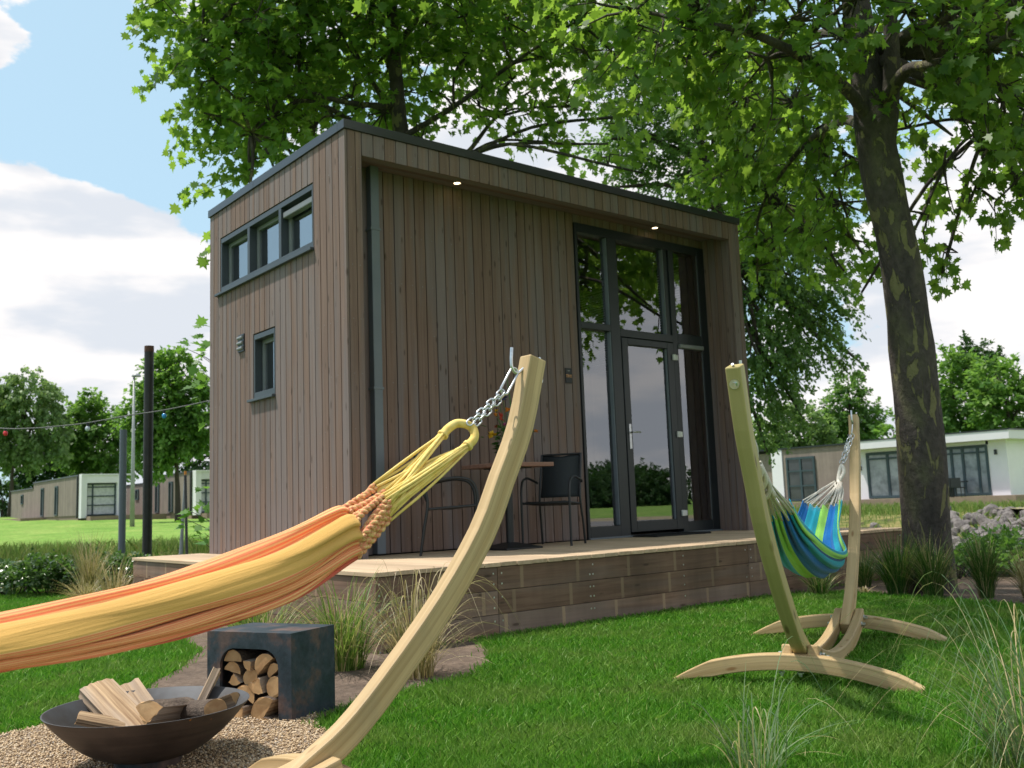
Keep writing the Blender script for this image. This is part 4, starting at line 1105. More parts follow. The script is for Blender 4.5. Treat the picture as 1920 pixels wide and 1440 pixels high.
def bouquet():
    T = thing('flower_vase', 'vase of mixed summer flowers with sunflower on the cafe table', 'flowers', (1.62, -.10, .79))
    m = MB(); m.lathe([(.001, .002), (.055, .002), (.06, .03), (.05, .12), (.058, .22), (.053, .22), (.045, .12), (.05, .03)], (0, 0, 0), 20); m.build('vase', 'vase_glass', T, smooth=True)
    rel = lambda x, y, dy=0.: at_y(x, y, -.10 + dy) - V3(1.62, -.10, .79)
    st = MB(); top = V3(0, 0, .20)
    heads = [('sunflower', 'petal_yellow', rel(922, 816, -.05), .050, (.35, 1, 1)), ('red_flower', 'petal_red', rel(939, 783, -.08), .030, (.7, .7, 1.9)), ('orange_flower', 'petal_orange', rel(952, 769, -.04), .034, (1, 1, .8)),
             ('blue_flower', 'petal_blue', rel(944, 748, 0), .034, (1.3, 1, .9)), ('pink_flower', 'petal_pink', rel(946, 796, -.06), .024, (1, 1, 1)), ('yellow_flower', 'petal_yellow', rel(930, 770, .03), .022, (1, 1, .7)),
             ('orange_flower', 'petal_orange', rel(930, 778, -.02), .020, (1, 1, 1.4)), ('blue_flower', 'petal_blue', rel(936, 755, .04), .026, (1, 1, 1.2)), ('red_flower', 'petal_red', rel(930, 800, .02), .02, (1, 1, 1)),
             ('pink_flower', 'petal_pink', rel(985, 780, .02), .03, (1, 1, 1)), ('orange_flower', 'petal_orange', rel(1004, 808, .02), .028, (1, 1, .8)), ('red_flower', 'petal_red', rel(996, 768, .05), .024, (1, 1, 1.5))]
    for nm, mt, p, r, sc in heads:
        f = MB(); random.seed(int(abs(p[0] * 1e4)) % 999)
        for k in range(16):
            th = 2 * PI * k / 16 + random.uniform(-.2, .2); e = V3(math.cos(th) * .6, math.sin(th), random.uniform(-.6, .9)); e = e / np.linalg.norm(e) * r * random.uniform(.8, 1.3) * V3(*sc)
            d = np.cross(e, V3(.3, .2, 1)); d = d / np.linalg.norm(d) * r * .35
            f.quad([p, p + e * .6 + d, p + e * 1.25, p + e * .6 - d])
        f.ball(p, r * .45, 8, 5, sc=sc); f.build(nm, mt, T)
        st.tube([top * .2, top, (top + p) / 2 + V3(0, 0, .02), p], .0035, 5)
    st.tube([top, rel(962, 790), rel(955, 740), rel(950, 705)], [.010, .009, .008, .003], 6, flat=.4)
    st.build('stems', 'stem_green', T)
    lf = MB()
    for k in range(60):
        a = V3(random.gauss(-.02, .07), random.gauss(0, .05), random.uniform(.10, .36)); th = random.uniform(0, 2 * PI)
        d = V3(math.cos(th), math.sin(th), random.uniform(-.5, .7)) * random.uniform(.05, .11); q = np.cross(d, V3(random.random(), random.random(), 1)); q = q / np.linalg.norm(q) * .018
        lf.quad([a, a + d * .5 + q, a + d, a + d * .5 - q])
    lf.build('leaves', 'dark_leaf', T)
bouquet()

# ------------------------------------------------------------------ fire bowl, storage box and logs
BC = V3(-2.74, -3.31, GZ)
def fire_bowl():
    T = thing('fire_bowl', 'shallow rusty steel fire bowl filled with split logs on gravel', 'fire bowl', BC)
    R, rim = .372, .235; out = [(.001, .045), (.10, .047)]
    for i in range(1, 15):
        a = i / 14; r = .10 + (R - .10) * a; out.append((r, .047 + (rim - .047) * a ** 1.85))
    inn = [(r - .004, z + .006) for r, z in out[::-1]]; inn[0] = (R - .005, rim); inn[-1] = (.001, .052)
    m = MB(); m.lathe(out, (0, 0, 0), 72); m.build('shell', 'bowl_steel', T, smooth=True)
    m = MB(); m.lathe([(R, rim)] + inn, (0, 0, 0.0005), 72); m.build('inside', 'bowl_inner', T, smooth=True, angle=40)
    m = MB(); m.lathe([(.118, .0), (.122, .050), (.116, .050), (.112, .0)], (0, 0, 0), 40); m.build('foot_ring', 'corten', T, smooth=True, angle=40)
fire_bowl()
def log_shape(kind, r):
    if kind == 'half':
        p = [(r * math.cos(PI * i / 12), r * math.sin(PI * i / 12)) for i in range(13)]; barkn = 12
    elif kind == 'quarter':
        p = [(r * math.cos(PI * .5 * i / 8 + PI / 4), r * math.sin(PI * .5 * i / 8 + PI / 4) - r * .45) for i in range(9)] + [(random.uniform(-.1, .1) * r, -.55 * r)]; barkn = 8
    elif kind == 'slab':
        p = [(r * 1.0, .35 * r), (.5 * r, .5 * r), (-.4 * r, .48 * r), (-1.0 * r, .3 * r), (-1.0 * r, -.3 * r), (.95 * r, -.4 * r)]; barkn = 0
    else:
        p = [(r * math.cos(2 * PI * i / 16), r * .85 * math.sin(2 * PI * i / 16)) for i in range(16)]; barkn = 16
    if kind == 'half': p = [(x, y - r * .4) for x, y in p]
    q = []; nb = 0
    for i in range(len(p)):
        a, b = p[i], p[(i + 1) % len(p)]; split = 1 if i < barkn else (6 if kind != 'slab' else 4)
        for k in range(split):
            t = k / split; j = .025 * r * (1 if i < barkn else 1.6)
            q.append((a[0] + (b[0] - a[0]) * t + random.uniform(-j, j), a[1] + (b[1] - a[1]) * t + random.uniform(-j, j)))
        if i < barkn: nb += 1
    return q, nb
def make_log(label, a, b, r, kind, roll, group):
    """a split log from end a to end b"""
    a = np.array(a, float); b = np.array(b, float); L = np.linalg.norm(b - a); u = (b - a) / L
    ref = V3(0, 0, 1) if abs(u[2]) < .9 else V3(1, 0, 0); y = ref - u * (u @ ref); y /= np.linalg.norm(y); x = np.cross(y, u)
    c, s = math.cos(roll), math.sin(roll); X, Y = c * x + s * y, -s * x + c * y
    P, bn = log_shape(kind, r); n = len(P); m = MB(); rings = 5; vs = []; gr = []; off = random.uniform(0, 9)
    for k in range(rings):
        t = k / (rings - 1)
        for (px, py) in P:
            j = random.uniform(-.012, .012) * r
            q = a + u * (t * L + random.uniform(-.003, .003) * (k in (0, rings - 1))) + X * (px + j) + Y * (py + j); vs.append(q); gr.append((t * L + off, px + off, py))
    rnd = random.random()
    o = len(m.v); m.v += [tuple(q) for q in vs]; m.g += gr
    for k in range(rings - 1):
        for i in range(n):
            m.f.append([k * n + i, k * n + (i + 1) % n, (k + 1) * n + (i + 1) % n, (k + 1) * n + i]); m.r.append(rnd); m.m.append(1 if i < bn else 0)
    m.f.append(list(range(n - 1, -1, -1))); m.r.append(rnd); m.m.append(2)
    m.f.append(list(range((rings - 1) * n, rings * n))); m.r.append(rnd); m.m.append(2)
    return tag(m.build('firewood_log', ['log_wood', 'log_bark', 'log_end']), label, 'log', group)
def bowl_logs():
    g = 'split logs in the fire bowl'; d = at_depth
    make_log('broad pale split log leaning at the left in the bowl', d(180, 1292, 3.86), d(275, 1390, 3.62), .070, 'slab', .15, g)
    make_log('ridged grey brown split log leaning behind the middle of the bowl', d(246, 1288, 4.00), d(318, 1392, 3.74), .082, 'quarter', 2.6, g)
    make_log('wedge log with bark edge lying across the front of the bowl', d(278, 1338, 3.62), d(348, 1330, 3.84), .085, 'quarter', 0, g)
    make_log('tall narrow pale log leaning upright at the right of the bowl', d(408, 1256, 3.98), d(352, 1372, 3.84), .036, 'slab', .8, g)
    make_log('small round log with bark lying near the right rim', d(404, 1330, 3.62), d(350, 1332, 3.84), .046, 'round', 0, g)
    make_log('short split log resting against the right rim of the bowl', d(444, 1312, 3.80), d(372, 1340, 3.86), .055, 'quarter', .4, g)
    make_log('grey weathered piece lying low at the left rim', d(146, 1346, 3.62), d(235, 1362, 3.66), .036, 'slab', .2, g)
bowl_logs()
BU, BN = V3(.421, -.909, 0), V3(.909, .421, 0)       # along the front, into the box
BU /= np.linalg.norm(BU); BN = np.cross(V3(0, 0, 1), BU)
BFR = V3(-2.025, -3.051, GZ); BFL = BFR - BU * .5
def storage_box():
    rz = math.atan2(BU[1], BU[0])
    T = thing('log_storage_box', 'dark weathered steel log box with arched opening full of firewood', 'log box', BFL, rz)
    Wd, Dp, Hh, t = .50, .32, .40, .018; a0, a1, az, rr = .078, .425, .325, .085
    arch = [(a1, 0), (a1, az - rr)] + [(a1 - rr + rr * math.cos(q), az - rr + rr * math.sin(q)) for q in [PI / 2 * i / 8 for i in range(1, 9)]] + [(a0 + rr + rr * math.cos(q), az - rr + rr * math.sin(q)) for q in [PI / 2 + PI / 2 * i / 8 for i in range(0, 9)]] + [(a0, 0)]
    poly = [(0, 0), (0, Hh), (Wd, Hh), (Wd, 0)] + arch
    M = Matrix(((1, 0, 0, 0), (0, 0, 1, 0), (0, 1, 0, 0), (0, 0, 0, 1)))
    m = MB(); m.prism(poly, 0, t, M, .5)
    m.box((0, t, 0), (t, Dp, Hh)); m.box((Wd - t, t, 0), (Wd, Dp, Hh)); m.box((t, t, Hh - t), (Wd - t, Dp, Hh - .0005)); m.box((t, Dp - t, 0), (Wd - t, Dp - .0005, Hh - t))
    m.build('shell', 'corten', T)
    li = MB(); li.box((t + .001, t + .001, .001), (Wd - t - .001, Dp - t - .002, .012)); li.build('floor', 'black_panel', T)
    g = 'split logs stacked in the steel box'
    def P(x, y, d): a = (x - 90) / 1060 * .5; z = (1275 - y) / 1085 * .4; return BFL + BU * a + BN * d + V3(0, 0, z)
    L = [('pale half round log at the upper left of the arch', 398, 505, .050, 'half', 0., .015), ('small wedge log near the top middle of the box', 592, 590, .042, 'quarter', 2.3, .012), ('large pale oval log at the upper right of the arch', 785, 555, .056, 'half', .75, .005),
         ('small half log at the right below the large oval one', 893, 640, .042, 'half', .6, .02), ('half round log with grey bark below the upper left one', 385, 645, .046, 'half', -.2, .02), ('brown wedge log pointing down at the left of the stack', 405, 790, .048, 'quarter', PI, .02),
         ('round grey barked log end in the middle of the stack', 590, 755, .042, 'round', .5, .03), ('big broken wedge log in the centre of the stack', 720, 830, .066, 'quarter', 2.8, .0), ('upright oval barked log at the right of the stack', 918, 850, .048, 'round', 1.2, .01),
         ('half log behind the bowl rim at the lower left', 560, 945, .055, 'half', -.5, .02), ('large orange brown half log at the bottom right', 800, 1120, .078, 'half', .95, -.015), ('small dark quarter log on the gravel under the stack', 870, 1262, .044, 'half', -.1, -.03),
         ('split log at the bottom left beside the bowl', 540, 1190, .055, 'quarter', .6, -.02), ('pale log end at the far left bottom of the box', 350, 1090, .055, 'half', .2, .02)]
    for lab, x, y, r, k, roll, d in L:
        make_log(lab, P(x, y, d), P(x + random.uniform(-20, 20), y + random.uniform(-10, 10), d + .25), r * 1.04, k, -roll, g)
storage_box()

# ------------------------------------------------------------------ ornamental grasses
def tuft(label, loc, n, h, spread, droop, width, mat, name='ornamental_grass', arch=0., seed=1, group=None, flop=None, loops=0.):
    rg = np.random.default_rng(seed); S = 7
    th = rg.uniform(0, 2 * PI, n); r0 = np.sqrt(rg.random(n)) * spread * .28; H = h * rg.uniform(.45, 1.15, n); out = np.abs(rg.normal(spread * .6, spread * .35, n))
    th2 = th + rg.normal(0, .5, n); d = np.stack([np.cos(th2), np.sin(th2)], 1); base = np.stack([np.cos(th) * r0, np.sin(th) * r0], 1)
    dr = droop * rg.uniform(.2, 1.6, n); W = width * rg.uniform(.6, 1.3, n)
    if flop is not None: d = d + np.array(flop)
    if loops: S = 13
    lm = rg.random(n) < loops; lh = H * rg.uniform(.75, 1.15, n); lo_ = out * rg.uniform(1.2, 2.1, n)
    V = np.empty((n, 2 * S, 3)); side = np.stack([-np.sin(th2), np.cos(th2)], 1); cur = rg.normal(0, .12, n) * h
    for k in range(S):
        t = k / (S - 1); rad = out * (t ** 1.5)
        z = np.where(lm, lh * np.sin(PI * .88 * t) ** .85, H * (t - dr * t ** 3 * .55)); rad = np.where(lm, lo_ * t ** 1.15, rad); xy = base + d * rad[:, None] + side * (cur * t * t)[:, None]
        w = W * (1 - t ** 2 * .92) / 2
        V[:, 2 * k, :2] = xy - side * w[:, None]; V[:, 2 * k + 1, :2] = xy + side * w[:, None]; V[:, 2 * k, 2] = z; V[:, 2 * k + 1, 2] = z + w * .5
    V[:, :, 2] = np.maximum(V[:, :, 2], .002)
    o = np_mesh_faces(name, V, [(2 * k, 2 * k + 1, 2 * k + 3, 2 * k + 2) for k in range(S - 1)], mat, rg.random(n))
    o.location = tuple(loc); return tag(o, label, 'ornamental grass', group)
Z = GZ + .01
def gp(x, y, z=GZ): return tuple(at_z(x, y, z)[:2]) + (Z,)
tuft('bright green arching grass tuft growing between deck and log box', (-1.15, -1.95, Z), 300, .62, .42, .55, .0085, 'tuft_green', seed=3)
tuft('loose bright green grass tuft behind the left of the log box', (-1.30, -1.15, Z), 220, .48, .45, .6, .008, 'tuft_green', seed=4)
tuft('pale straw coloured grass tuft beside the deck corner', (-1.02, -2.52, Z), 280, .56, .36, .8, .006, 'tuft_straw', seed=5, loops=.3)
tuft('low green grass tuft along the deck side behind the hammock', (-1.02, -.3, Z), 160, .66, .40, .5, .007, 'tuft_green', seed=6)
tuft('dry blond grass tuft in front of the hedge', (-.95, 4.3, Z), 320, .36, .34, .7, .008, 'tuft_straw', seed=7)
tuft('tall feathery pale grass tuft beside the hedge', (-.72, 5.0, Z), 260, .85, .30, .3, .008, 'tuft_straw', seed=8)
tuft('wispy brown grass tuft against the deck end', (-.92, 3.35, Z), 200, .62, .30, .5, .007, 'tuft_straw', seed=9)
tuft('dark green upright grass tuft against the deck behind the blue hammock', (4.62, -1.88, Z), 300, .42, .22, .45, .007, 'tuft_dark', seed=12)
tuft('small wispy grass tuft at the far post of the blue hammock', (3.75, -1.95, Z), 180, .36, .26, .5, .007, 'tuft_dark', seed=13)
tuft('thick green grass tuft at the left foot of the plane tree', (4.05, -2.55, Z), 520, .62, .28, .5, .007, 'tuft_dark', seed=14)
tuft('thick green grass tuft in front of the plane tree trunk', (4.08, -2.86, Z), 480, .60, .28, .55, .007, 'tuft_dark', seed=15)
tuft('compact dark green grass tuft right of the plane tree', (4.22, -3.25, Z), 480, .60, .20, .4, .007, 'tuft_dark', seed=16)
tuft('faded brown grass tuft by the right border shrubs', (4.15, -3.65, Z), 380, .50, .24, .5, .006, 'tuft_straw', seed=17)
tuft('large blue green grass clump with long dry arching blades on the lawn', (-.60, -5.66, Z), 340, .54, .55, 1.3, .0042, 'tuft_blue', seed=21, loops=.42)
tuft('thin green grass clump with few blades in front of the lawn', (-1.28, -5.02, Z), 75, .36, .36, .8, .0050, 'tuft_blue', seed=22, loops=.25)

# ------------------------------------------------------------------ trees
PLANE = np.array([(0, 0), (.10, .16), (.34, .10), (.30, .30), (.56, .42), (.30, .56), (.33, .74), (.13, .70), (0, 1.05), (-.13, .70), (-.33, .74), (-.30, .56), (-.56, .42), (-.30, .30), (-.34, .10), (-.10, .16)])
OVAL = np.array([(0, 0), (.34, .38), (.22, .78), (0, 1.0), (-.22, .78), (-.34, .38)])
DIAMOND = np.array([(0, 0), (.40, .5), (0, 1.0), (-.40, .5)])
def leaves_from(name, org, dirs, size, shape, mat, parent, rg, droop=.35, updown=.5, rnd=None):
    n = len(org); k = len(shape)
    d = dirs + rg.normal(0, .55, (n, 3)); d[:, 2] -= droop; d /= np.linalg.norm(d, axis=1)[:, None]
    up = np.stack([rg.normal(0, .55, n), rg.normal(0, .55, n), np.full(n, 1.0)], 1)
    x = np.cross(d, up); x /= np.linalg.norm(x, axis=1)[:, None] + 1e-9; nz = np.cross(x, d)
    S = size * rg.uniform(.55, 1.15, n)
    lx, ly = shape[:, 0], shape[:, 1]; lz = -.22 * ly ** 2 + .16 * np.abs(lx)
    v = org[:, None] + (x[:, None] * lx[None, :, None] + d[:, None] * ly[None, :, None] + nz[:, None] * lz[None, :, None]) * S[:, None, None]
    if rnd is None: rnd = rg.random(n) ** 1.3
    return np_mesh(name, v.reshape(-1, 3), k, mat, rnd, parent)
def twigs_in_blobs(blobs, dens, rg, hub=None):
    """blobs: (center, (rx,ry,rz)); returns twig origins and outward directions"""
    O, Dd = [], []
    for c, r in blobs:
        r = np.array(r, float); n = max(3, int(dens * 4.19 * r[0] * r[1] * r[2]))
        u = rg.normal(0, 1, (n, 3)); u /= np.linalg.norm(u, axis=1)[:, None]; rad = rg.random(n) ** .45
        p = np.array(c) + u * rad[:, None] * r; O.append(p)
        o = u * .8
        if hub is not None:
            h = p - np.array(hub); h /= np.linalg.norm(h, axis=1)[:, None]; o = o + h * .8
        Dd.append(o / np.linalg.norm(o, axis=1)[:, None])
    return np.concatenate(O), np.concatenate(Dd)
def crown(parent, blobs, dens, per, tl, size, shape, mat, seed, hub, droop=.35, name='crown', twigs=True, sag=.25):
    rg = np.random.default_rng(seed); O, Dd = twigs_in_blobs(blobs, dens, rg, hub)
    Dd[:, 2] -= sag; Dd /= np.linalg.norm(Dd, axis=1)[:, None]; n = len(O)
    t = rg.random((n, per)) ; L = tl * rg.uniform(.6, 1.3, n)
    P = O[:, None] + Dd[:, None] * (t * L[:, None])[..., None]; P[..., 2] -= (t ** 2 * L[:, None]) * .22; P += rg.normal(0, size * .35, P.shape)
    D2 = np.repeat(Dd[:, None], per, 1)
    # leaves of one twig share a tone, so the crown shows lighter and darker sprays
    tone = np.clip(rg.normal(.45, .22, n)[:, None] + rg.normal(0, .16, (n, per)), 0, 1)
    o = leaves_from(name, P.reshape(-1, 3), D2.reshape(-1, 3), size, shape, mat, parent, rg, droop, rnd=tone.reshape(-1))
    return o, O, Dd, L
def add_limbs(mb, root_pts, blobs, rg, r0=.09, twig_o=None, twig_d=None, twig_l=None, nt=0):
    root_pts = [np.array(p, float) for p in root_pts]
    for c, r in blobs:
        c = np.array(c, float); a = min(root_pts, key=lambda p: np.linalg.norm(p - c) + max(0, p[2] - c[2]) * 1.5)
        L = np.linalg.norm(c - a); mid = (a + c) / 2 + V3(rg.normal(0, .08 * L), rg.normal(0, .08 * L), .10 * L)
        mb.tube(curve_pts([a, mid, c, c + (c - mid) * .35], 12), list(np.linspace(r0 * min(1.3, .5 + L / 5), .014, 13))[:len(curve_pts([a, mid, c, c + (c - mid) * .35], 12))] , 6)
    if twig_o is not None and nt:
        cs = np.array([c for c, _ in blobs], float); idx = rg.choice(len(twig_o), min(nt, len(twig_o)), False)
        for i in idx:
            p = twig_o[i]; c = cs[np.argmin(np.linalg.norm(cs - p, axis=1))]; e = p + twig_d[i] * twig_l[i] * .8 - V3(0, 0, twig_l[i] * .12)
            mb.tube([c, (c + p) / 2 + rg.normal(0, .06, 3), p, e], [.016, .012, .008, .003], 4, caps=False)
def B(px, py, t, r, flat=1.):
    return (at_depth(px, py, t), (r, r, r * flat))

def plane_right():
    T = thing('plane_tree', 'big plane tree with flaking olive bark standing right of the deck', 'tree', (4.45, -2.62, GZ))
    o = V3(4.45, -2.62, GZ); rg = np.random.default_rng(5)
    ax = [(1744, 1140, 8.65, .34), (1742, 1105, 8.67, .262), (1741, 1075, 8.68, .232), (1737, 1000, 8.7, .214), (1728, 850, 8.7, .206), (1714, 700, 8.7, .202), (1690, 500, 8.75, .196), (1664, 380, 8.75, .190), (1648, 300, 8.8, .198), (1640, 250, 8.8, .188), (1626, 150, 8.9, .166), (1612, 60, 8.9, .15), (1598, -60, 9.0, .13), (1590, -250, 9.0, .09), (1600, -420, 9., .04)]
    pts = curve_pts([np.append(at_depth(x, y, t), r) for x, y, t, r in ax], 60)
    m = MB(); P = [p[:3] - o for p in pts]; m.tube(P, [p[3] * (1 + .025 * math.sin(i * .9)) * (1. if i < 22 else .9) for i, p in enumerate(pts)], 28)
    fork = [at_depth(1668, 195, 8.7), at_depth(1652, 150, 8.6), at_depth(1632, 40, 8.6), at_depth(1600, -120, 8.4)]
    R = lambda q: [np.array(p) - o for p in q]
    m.tube(R(curve_pts([at_depth(1655, 300, 8.8), at_depth(1668, 200, 8.72), at_depth(1672, 90, 8.65), at_depth(1660, -80, 8.5)], 16)), [.12, .10, .095, .09, .088, .085, .08, .078, .075, .07, .068, .065, .06, .058, .055, .05][:len(curve_pts([V3(0, 0, 0), V3(1, 0, 0), V3(2, 0, 0), V3(3, 0, 0)], 16))], 14)
    limbs = [[(1660, 190, 8.7), (1700, 132, 8.4), (1745, 122, 8.1), (1850, 90, 7.6), (1960, 20, 7.2)], [(1632, 230, 8.8), (1590, 170, 8.6), (1500, 105, 8.2), (1400, 60, 7.9), (1280, 40, 7.8)],
             [(1625, 120, 8.9), (1560, 60, 9.8), (1450, 110, 11.4), (1360, 210, 12.8)], [(1640, 260, 8.8), (1585, 225, 10.2), (1510, 270, 11.8), (1440, 360, 13.2)], [(1660, 110, 8.7), (1760, 160, 9.2), (1850, 240, 9.6)]]
    for q in limbs:
        c = curve_pts([at_depth(*p) for p in q], 18); m.tube(R(c), list(np.linspace(.068, .018, len(c))), 8)
    blobs = [B(1190, 20, 8.0, .55), B(1240, 80, 8.3, .5), B(1310, 0, 7.9, .55), B(1350, 90, 8.6, .5), B(1410, 0, 7.8, .55), B(1440, 110, 8.4, .55), B(1500, 40, 8.0, .55), B(1540, 150, 9.0, .5),
             B(1400, 300, 13.2, .62), B(1450, 380, 13.4, .62), B(1350, 330, 13.6, .45), B(1520, 300, 12.4, .62), B(1510, 430, 13, .55), B(1450, 450, 13.4, .45), B(1580, 380, 12., .5), B(1610, 300, 11.6, .5), B(1560, 480, 12.4, .36), B(1645, 500, 11.4, .20), B(1600, 450, 12, .36), B(1420, 500, 13.6, .3), B(1335, 270, 13.4, .4), B(1490, 190, 11.6, .6), B(1400, 180, 12.2, .6), B(1340, 180, 12.6, .45), B(1420, 240, 12.6, .6), B(1550, 230, 11.4, .55),
             B(1580, 70, 9.2, .5), B(1600, 0, 8.0, .5), B(1700, 20, 8.0, .45), B(1730, 110, 9.4, .42), B(1770, 20, 7.8, .5), B(1850, 90, 7.7, .45), B(1900, 10, 7.4, .5), B(1960, 120, 7.5, .5), B(1880, 190, 8.4, .45), B(1940, 270, 8.6, .42), B(1800, 190, 9.2, .38),
             B(1770, 310, 9.6, .34), B(1730, 400, 9.6, .26), B(1780, 465, 9.7, .14), B(1800, 100, 8.6, .45), B(1850, 280, 8.8, .36), B(1905, 340, 8.8, .32), B(1830, 350, 9.2, .18), B(1960, 370, 8.6, .3), B(1700, 240, 9.8, .36)]
    # the part of the crown above the picture
    upper = []
    for k in range(70):
        a = rg.uniform(0, 2 * PI); q = rg.random() ** .5 * 4.3; z = rg.uniform(4.9, 9.5)
        c = V3(4.1 + q * math.cos(a), -2.2 + q * math.sin(a), z)
        if np.hypot(c[0] - 4.1, c[1] + 2.2) > 4.4 - max(0, z - 6.) * .5: continue
        d_ = c - CAM; t_ = d_ @ FW
        if t_ > 1 and abs((d_ @ RT) / t_) < .57 and (d_ @ UP) / t_ < .47: continue
        upper.append((c, (.75, .75, .6)))
    rel = lambda bl: [(np.array(c) - o, r) for c, r in bl]
    hub = at_depth(1640, 150, 8.8) - o
    cr, O, D, L = crown(T, rel(blobs), 30, 13, .42, .132, PLANE, 'plane_leaf', 21, hub, .55)
    for k in range(46):
        upper.append((V3(rg.uniform(6.6, 11), rg.uniform(-7.5, -1.6), rg.uniform(4.2, 6.4)), (.7, .7, .55)))
    c2, O2, D2, L2 = crown(T, rel(upper), 8.5, 14, .55, .17, PLANE, 'plane_leaf', 22, hub, .5)
    add_limbs(m, [np.array(at_depth(*p)) - o for q in limbs for p in q[1:]] + [P[int(len(P) * .8)]], rel(blobs), rg, .030, O, D, L, 420)
    add_limbs(m, [P[int(len(P) * .75)], P[int(len(P) * .85)], P[-3]], rel(upper), rg, .05)
    m.build('trunk', 'plane_bark', T, smooth=True)
plane_right()

def plane_behind():
    o = at_depth(770, 1000, 14.6); o[2] = GZ
    T = thing('plane_tree', 'broad plane tree spreading its crown above and behind the cabin', 'tree', o); rg = np.random.default_rng(8)
    m = MB(); tp = [o + V3(0, 0, -.1), at_depth(775, 700, 14.5), at_depth(765, 400, 14.5), at_depth(745, 180, 14.4), at_depth(735, 0, 14.4), at_depth(740, -200, 14.4), at_depth(720, -420, 14.3)]
    c = curve_pts(tp, 40); P = [p - o for p in c]; m.tube(P, list(np.linspace(.20, .02, len(P))), 14)
    limbs = [[(750, 260, 14.4), (850, 200, 14.2), (960, 120, 13.8), (1080, 40, 13.4)], [(755, 330, 14.4), (860, 300, 14.6), (930, 220, 14.8), (1010, 160, 15)], [(745, 200, 14.4), (640, 190, 13.9), (520, 150, 13.4), (380, 90, 13.)], [(750, 290, 14.4), (640, 215, 14), (560, 190, 13.6), (470, 250, 13.1)],
             [(738, 60, 14.4), (650, -40, 13.6), (520, -90, 13)], [(738, 90, 14.4), (840, -20, 14), (980, -80, 13.6)], [(750, 230, 14.4), (690, 140, 14.8), (640, 40, 15)]]
    for q in limbs:
        cc = curve_pts([at_depth(*p) for p in q], 18); m.tube([p - o for p in cc], list(np.linspace(.052, .016, len(cc))), 7)
    bl = [(385, 60, 13, .62), (355, 130, 12.9, .40), (400, 150, 13, .62), (395, 215, 12.9, .42), (455, 60, 13.2, .8), (450, 190, 13, .7), (435, 260, 12.9, .45), (470, 300, 12.9, .45), (470, 345, 12.8, .26), (455, 420, 12.2, .18), (510, 90, 13.6, .9), (510, 220, 13.4, .8), (520, 330, 13, .45),
          (560, 120, 14.0, .9), (590, 240, 13.8, .7), (560, 310, 13.3, .5), (640, 60, 14.4, .9), (660, 180, 14.5, .8), (730, 90, 14.8, .8), (720, 210, 14.6, .6), (800, 40, 14.8, .9), (800, 170, 14.6, .6), (790, 260, 14.5, .45), (880, 100, 14.5, .75), (870, 30, 14., .8), (950, 40, 14, .8), (960, 150, 14.6, .6), (900, 200, 14.8, .45), (1000, 210, 14.8, .42), (1030, 110, 14, .7), (1040, 20, 13.6, .8), (1060, 200, 14.2, .45), (1100, 100, 13.6, .6), (1120, 20, 13.4, .6), (1090, 270, 14, .34), (1010, 265, 14.5, .3), (1140, 310, 13.8, .28), (1150, 220, 13.6, .36), (1180, 130, 13.4, .45),
          (405, -60, 13, .9), (510, -60, 13.4, 1.0), (620, -70, 13.8, 1.0), (760, -80, 14, 1.0), (900, -80, 13.8, 1.0), (1040, -90, 13.5, 1.0), (435, 10, 13., .55), (480, 30, 12.8, .6), (560, 20, 13.4, .8), (690, 10, 13.8, .8),
          (560, 60, 15.6, .9), (700, 130, 15.8, .9), (850, 90, 16, .8), (510, 170, 15, .8), (620, 220, 15.4, .7), (435, 120, 14.6, .7)]
    blobs = [B(*b) for b in bl]
    up = []
    for k in range(60):
        a = rg.uniform(0, 2 * PI); q = rg.random() ** .5 * 4.2; z = rg.uniform(8.6, 12.5)
        up.append((o + V3(q * math.cos(a), q * math.sin(a), z), (1., 1., .8)))
    rel = lambda b_: [(np.array(c_) - o, r) for c_, r in b_]
    hub = at_depth(745, 200, 14.4) - o
    cr, O, D, L = crown(T, rel(blobs), 12.6, 14, .56, .155, PLANE, 'plane_leaf', 31, hub, .5)
    crown(T, rel(up), 2.4, 13, .7, .22, PLANE, 'plane_leaf', 32, hub, .5)
    add_limbs(m, [np.array(at_depth(*p)) - o for q in limbs for p in q[1:]], rel(blobs), rg, .034, O, D, L, 500)
    m.build('trunk', 'plane_bark', T, smooth=True)
    # suckers with big leaves peeping out beside the cabin
    S = thing('plane_sapling', 'young plane shoots with large light leaves beside the cabin end', 'sapling', (.15, 3.75, GZ))
    so_ = V3(.15, 3.75, GZ); m = MB(); sp = [(352, 655), (372, 640), (378, 668), (362, 715), (380, 725), (370, 752), (385, 770), (384, 620), (382, 700), (388, 650), (352, 975), (375, 965), (388, 955), (372, 1005), (386, 1020), (380, 990), (360, 960), (388, 910), (384, 1000)]
    O = []; Dd = []
    for i, (x, y) in enumerate(sp):
        p = at_depth(x, y, 11.0 + (i % 3) * .12); b = at_depth(420, y + 40, 11.25)
        if i % 2 == 0: m.tube([b - so_, (p + b) / 2 - so_ + V3(0, 0, .03), p - so_], [.006, .005, .003], 5)
        for q in range(3): O.append(p - so_ + RNG.normal(0, .045, 3)); Dd.append((p - b) / np.linalg.norm(p - b))
    m.tube([V3(.3, 0, 0), V3(.28, .02, 1.), V3(.3, .05, 2.2), V3(.27, .02, 3.1)], [.02, .017, .013, .006], 6); m.build('stem', 'twig', S)
    leaves_from('foliage', np.array(O), np.array(Dd), .16, PLANE, 'lime_leaf', S, RNG, .35, rnd=RNG.random(len(O)) * .7)
plane_behind()

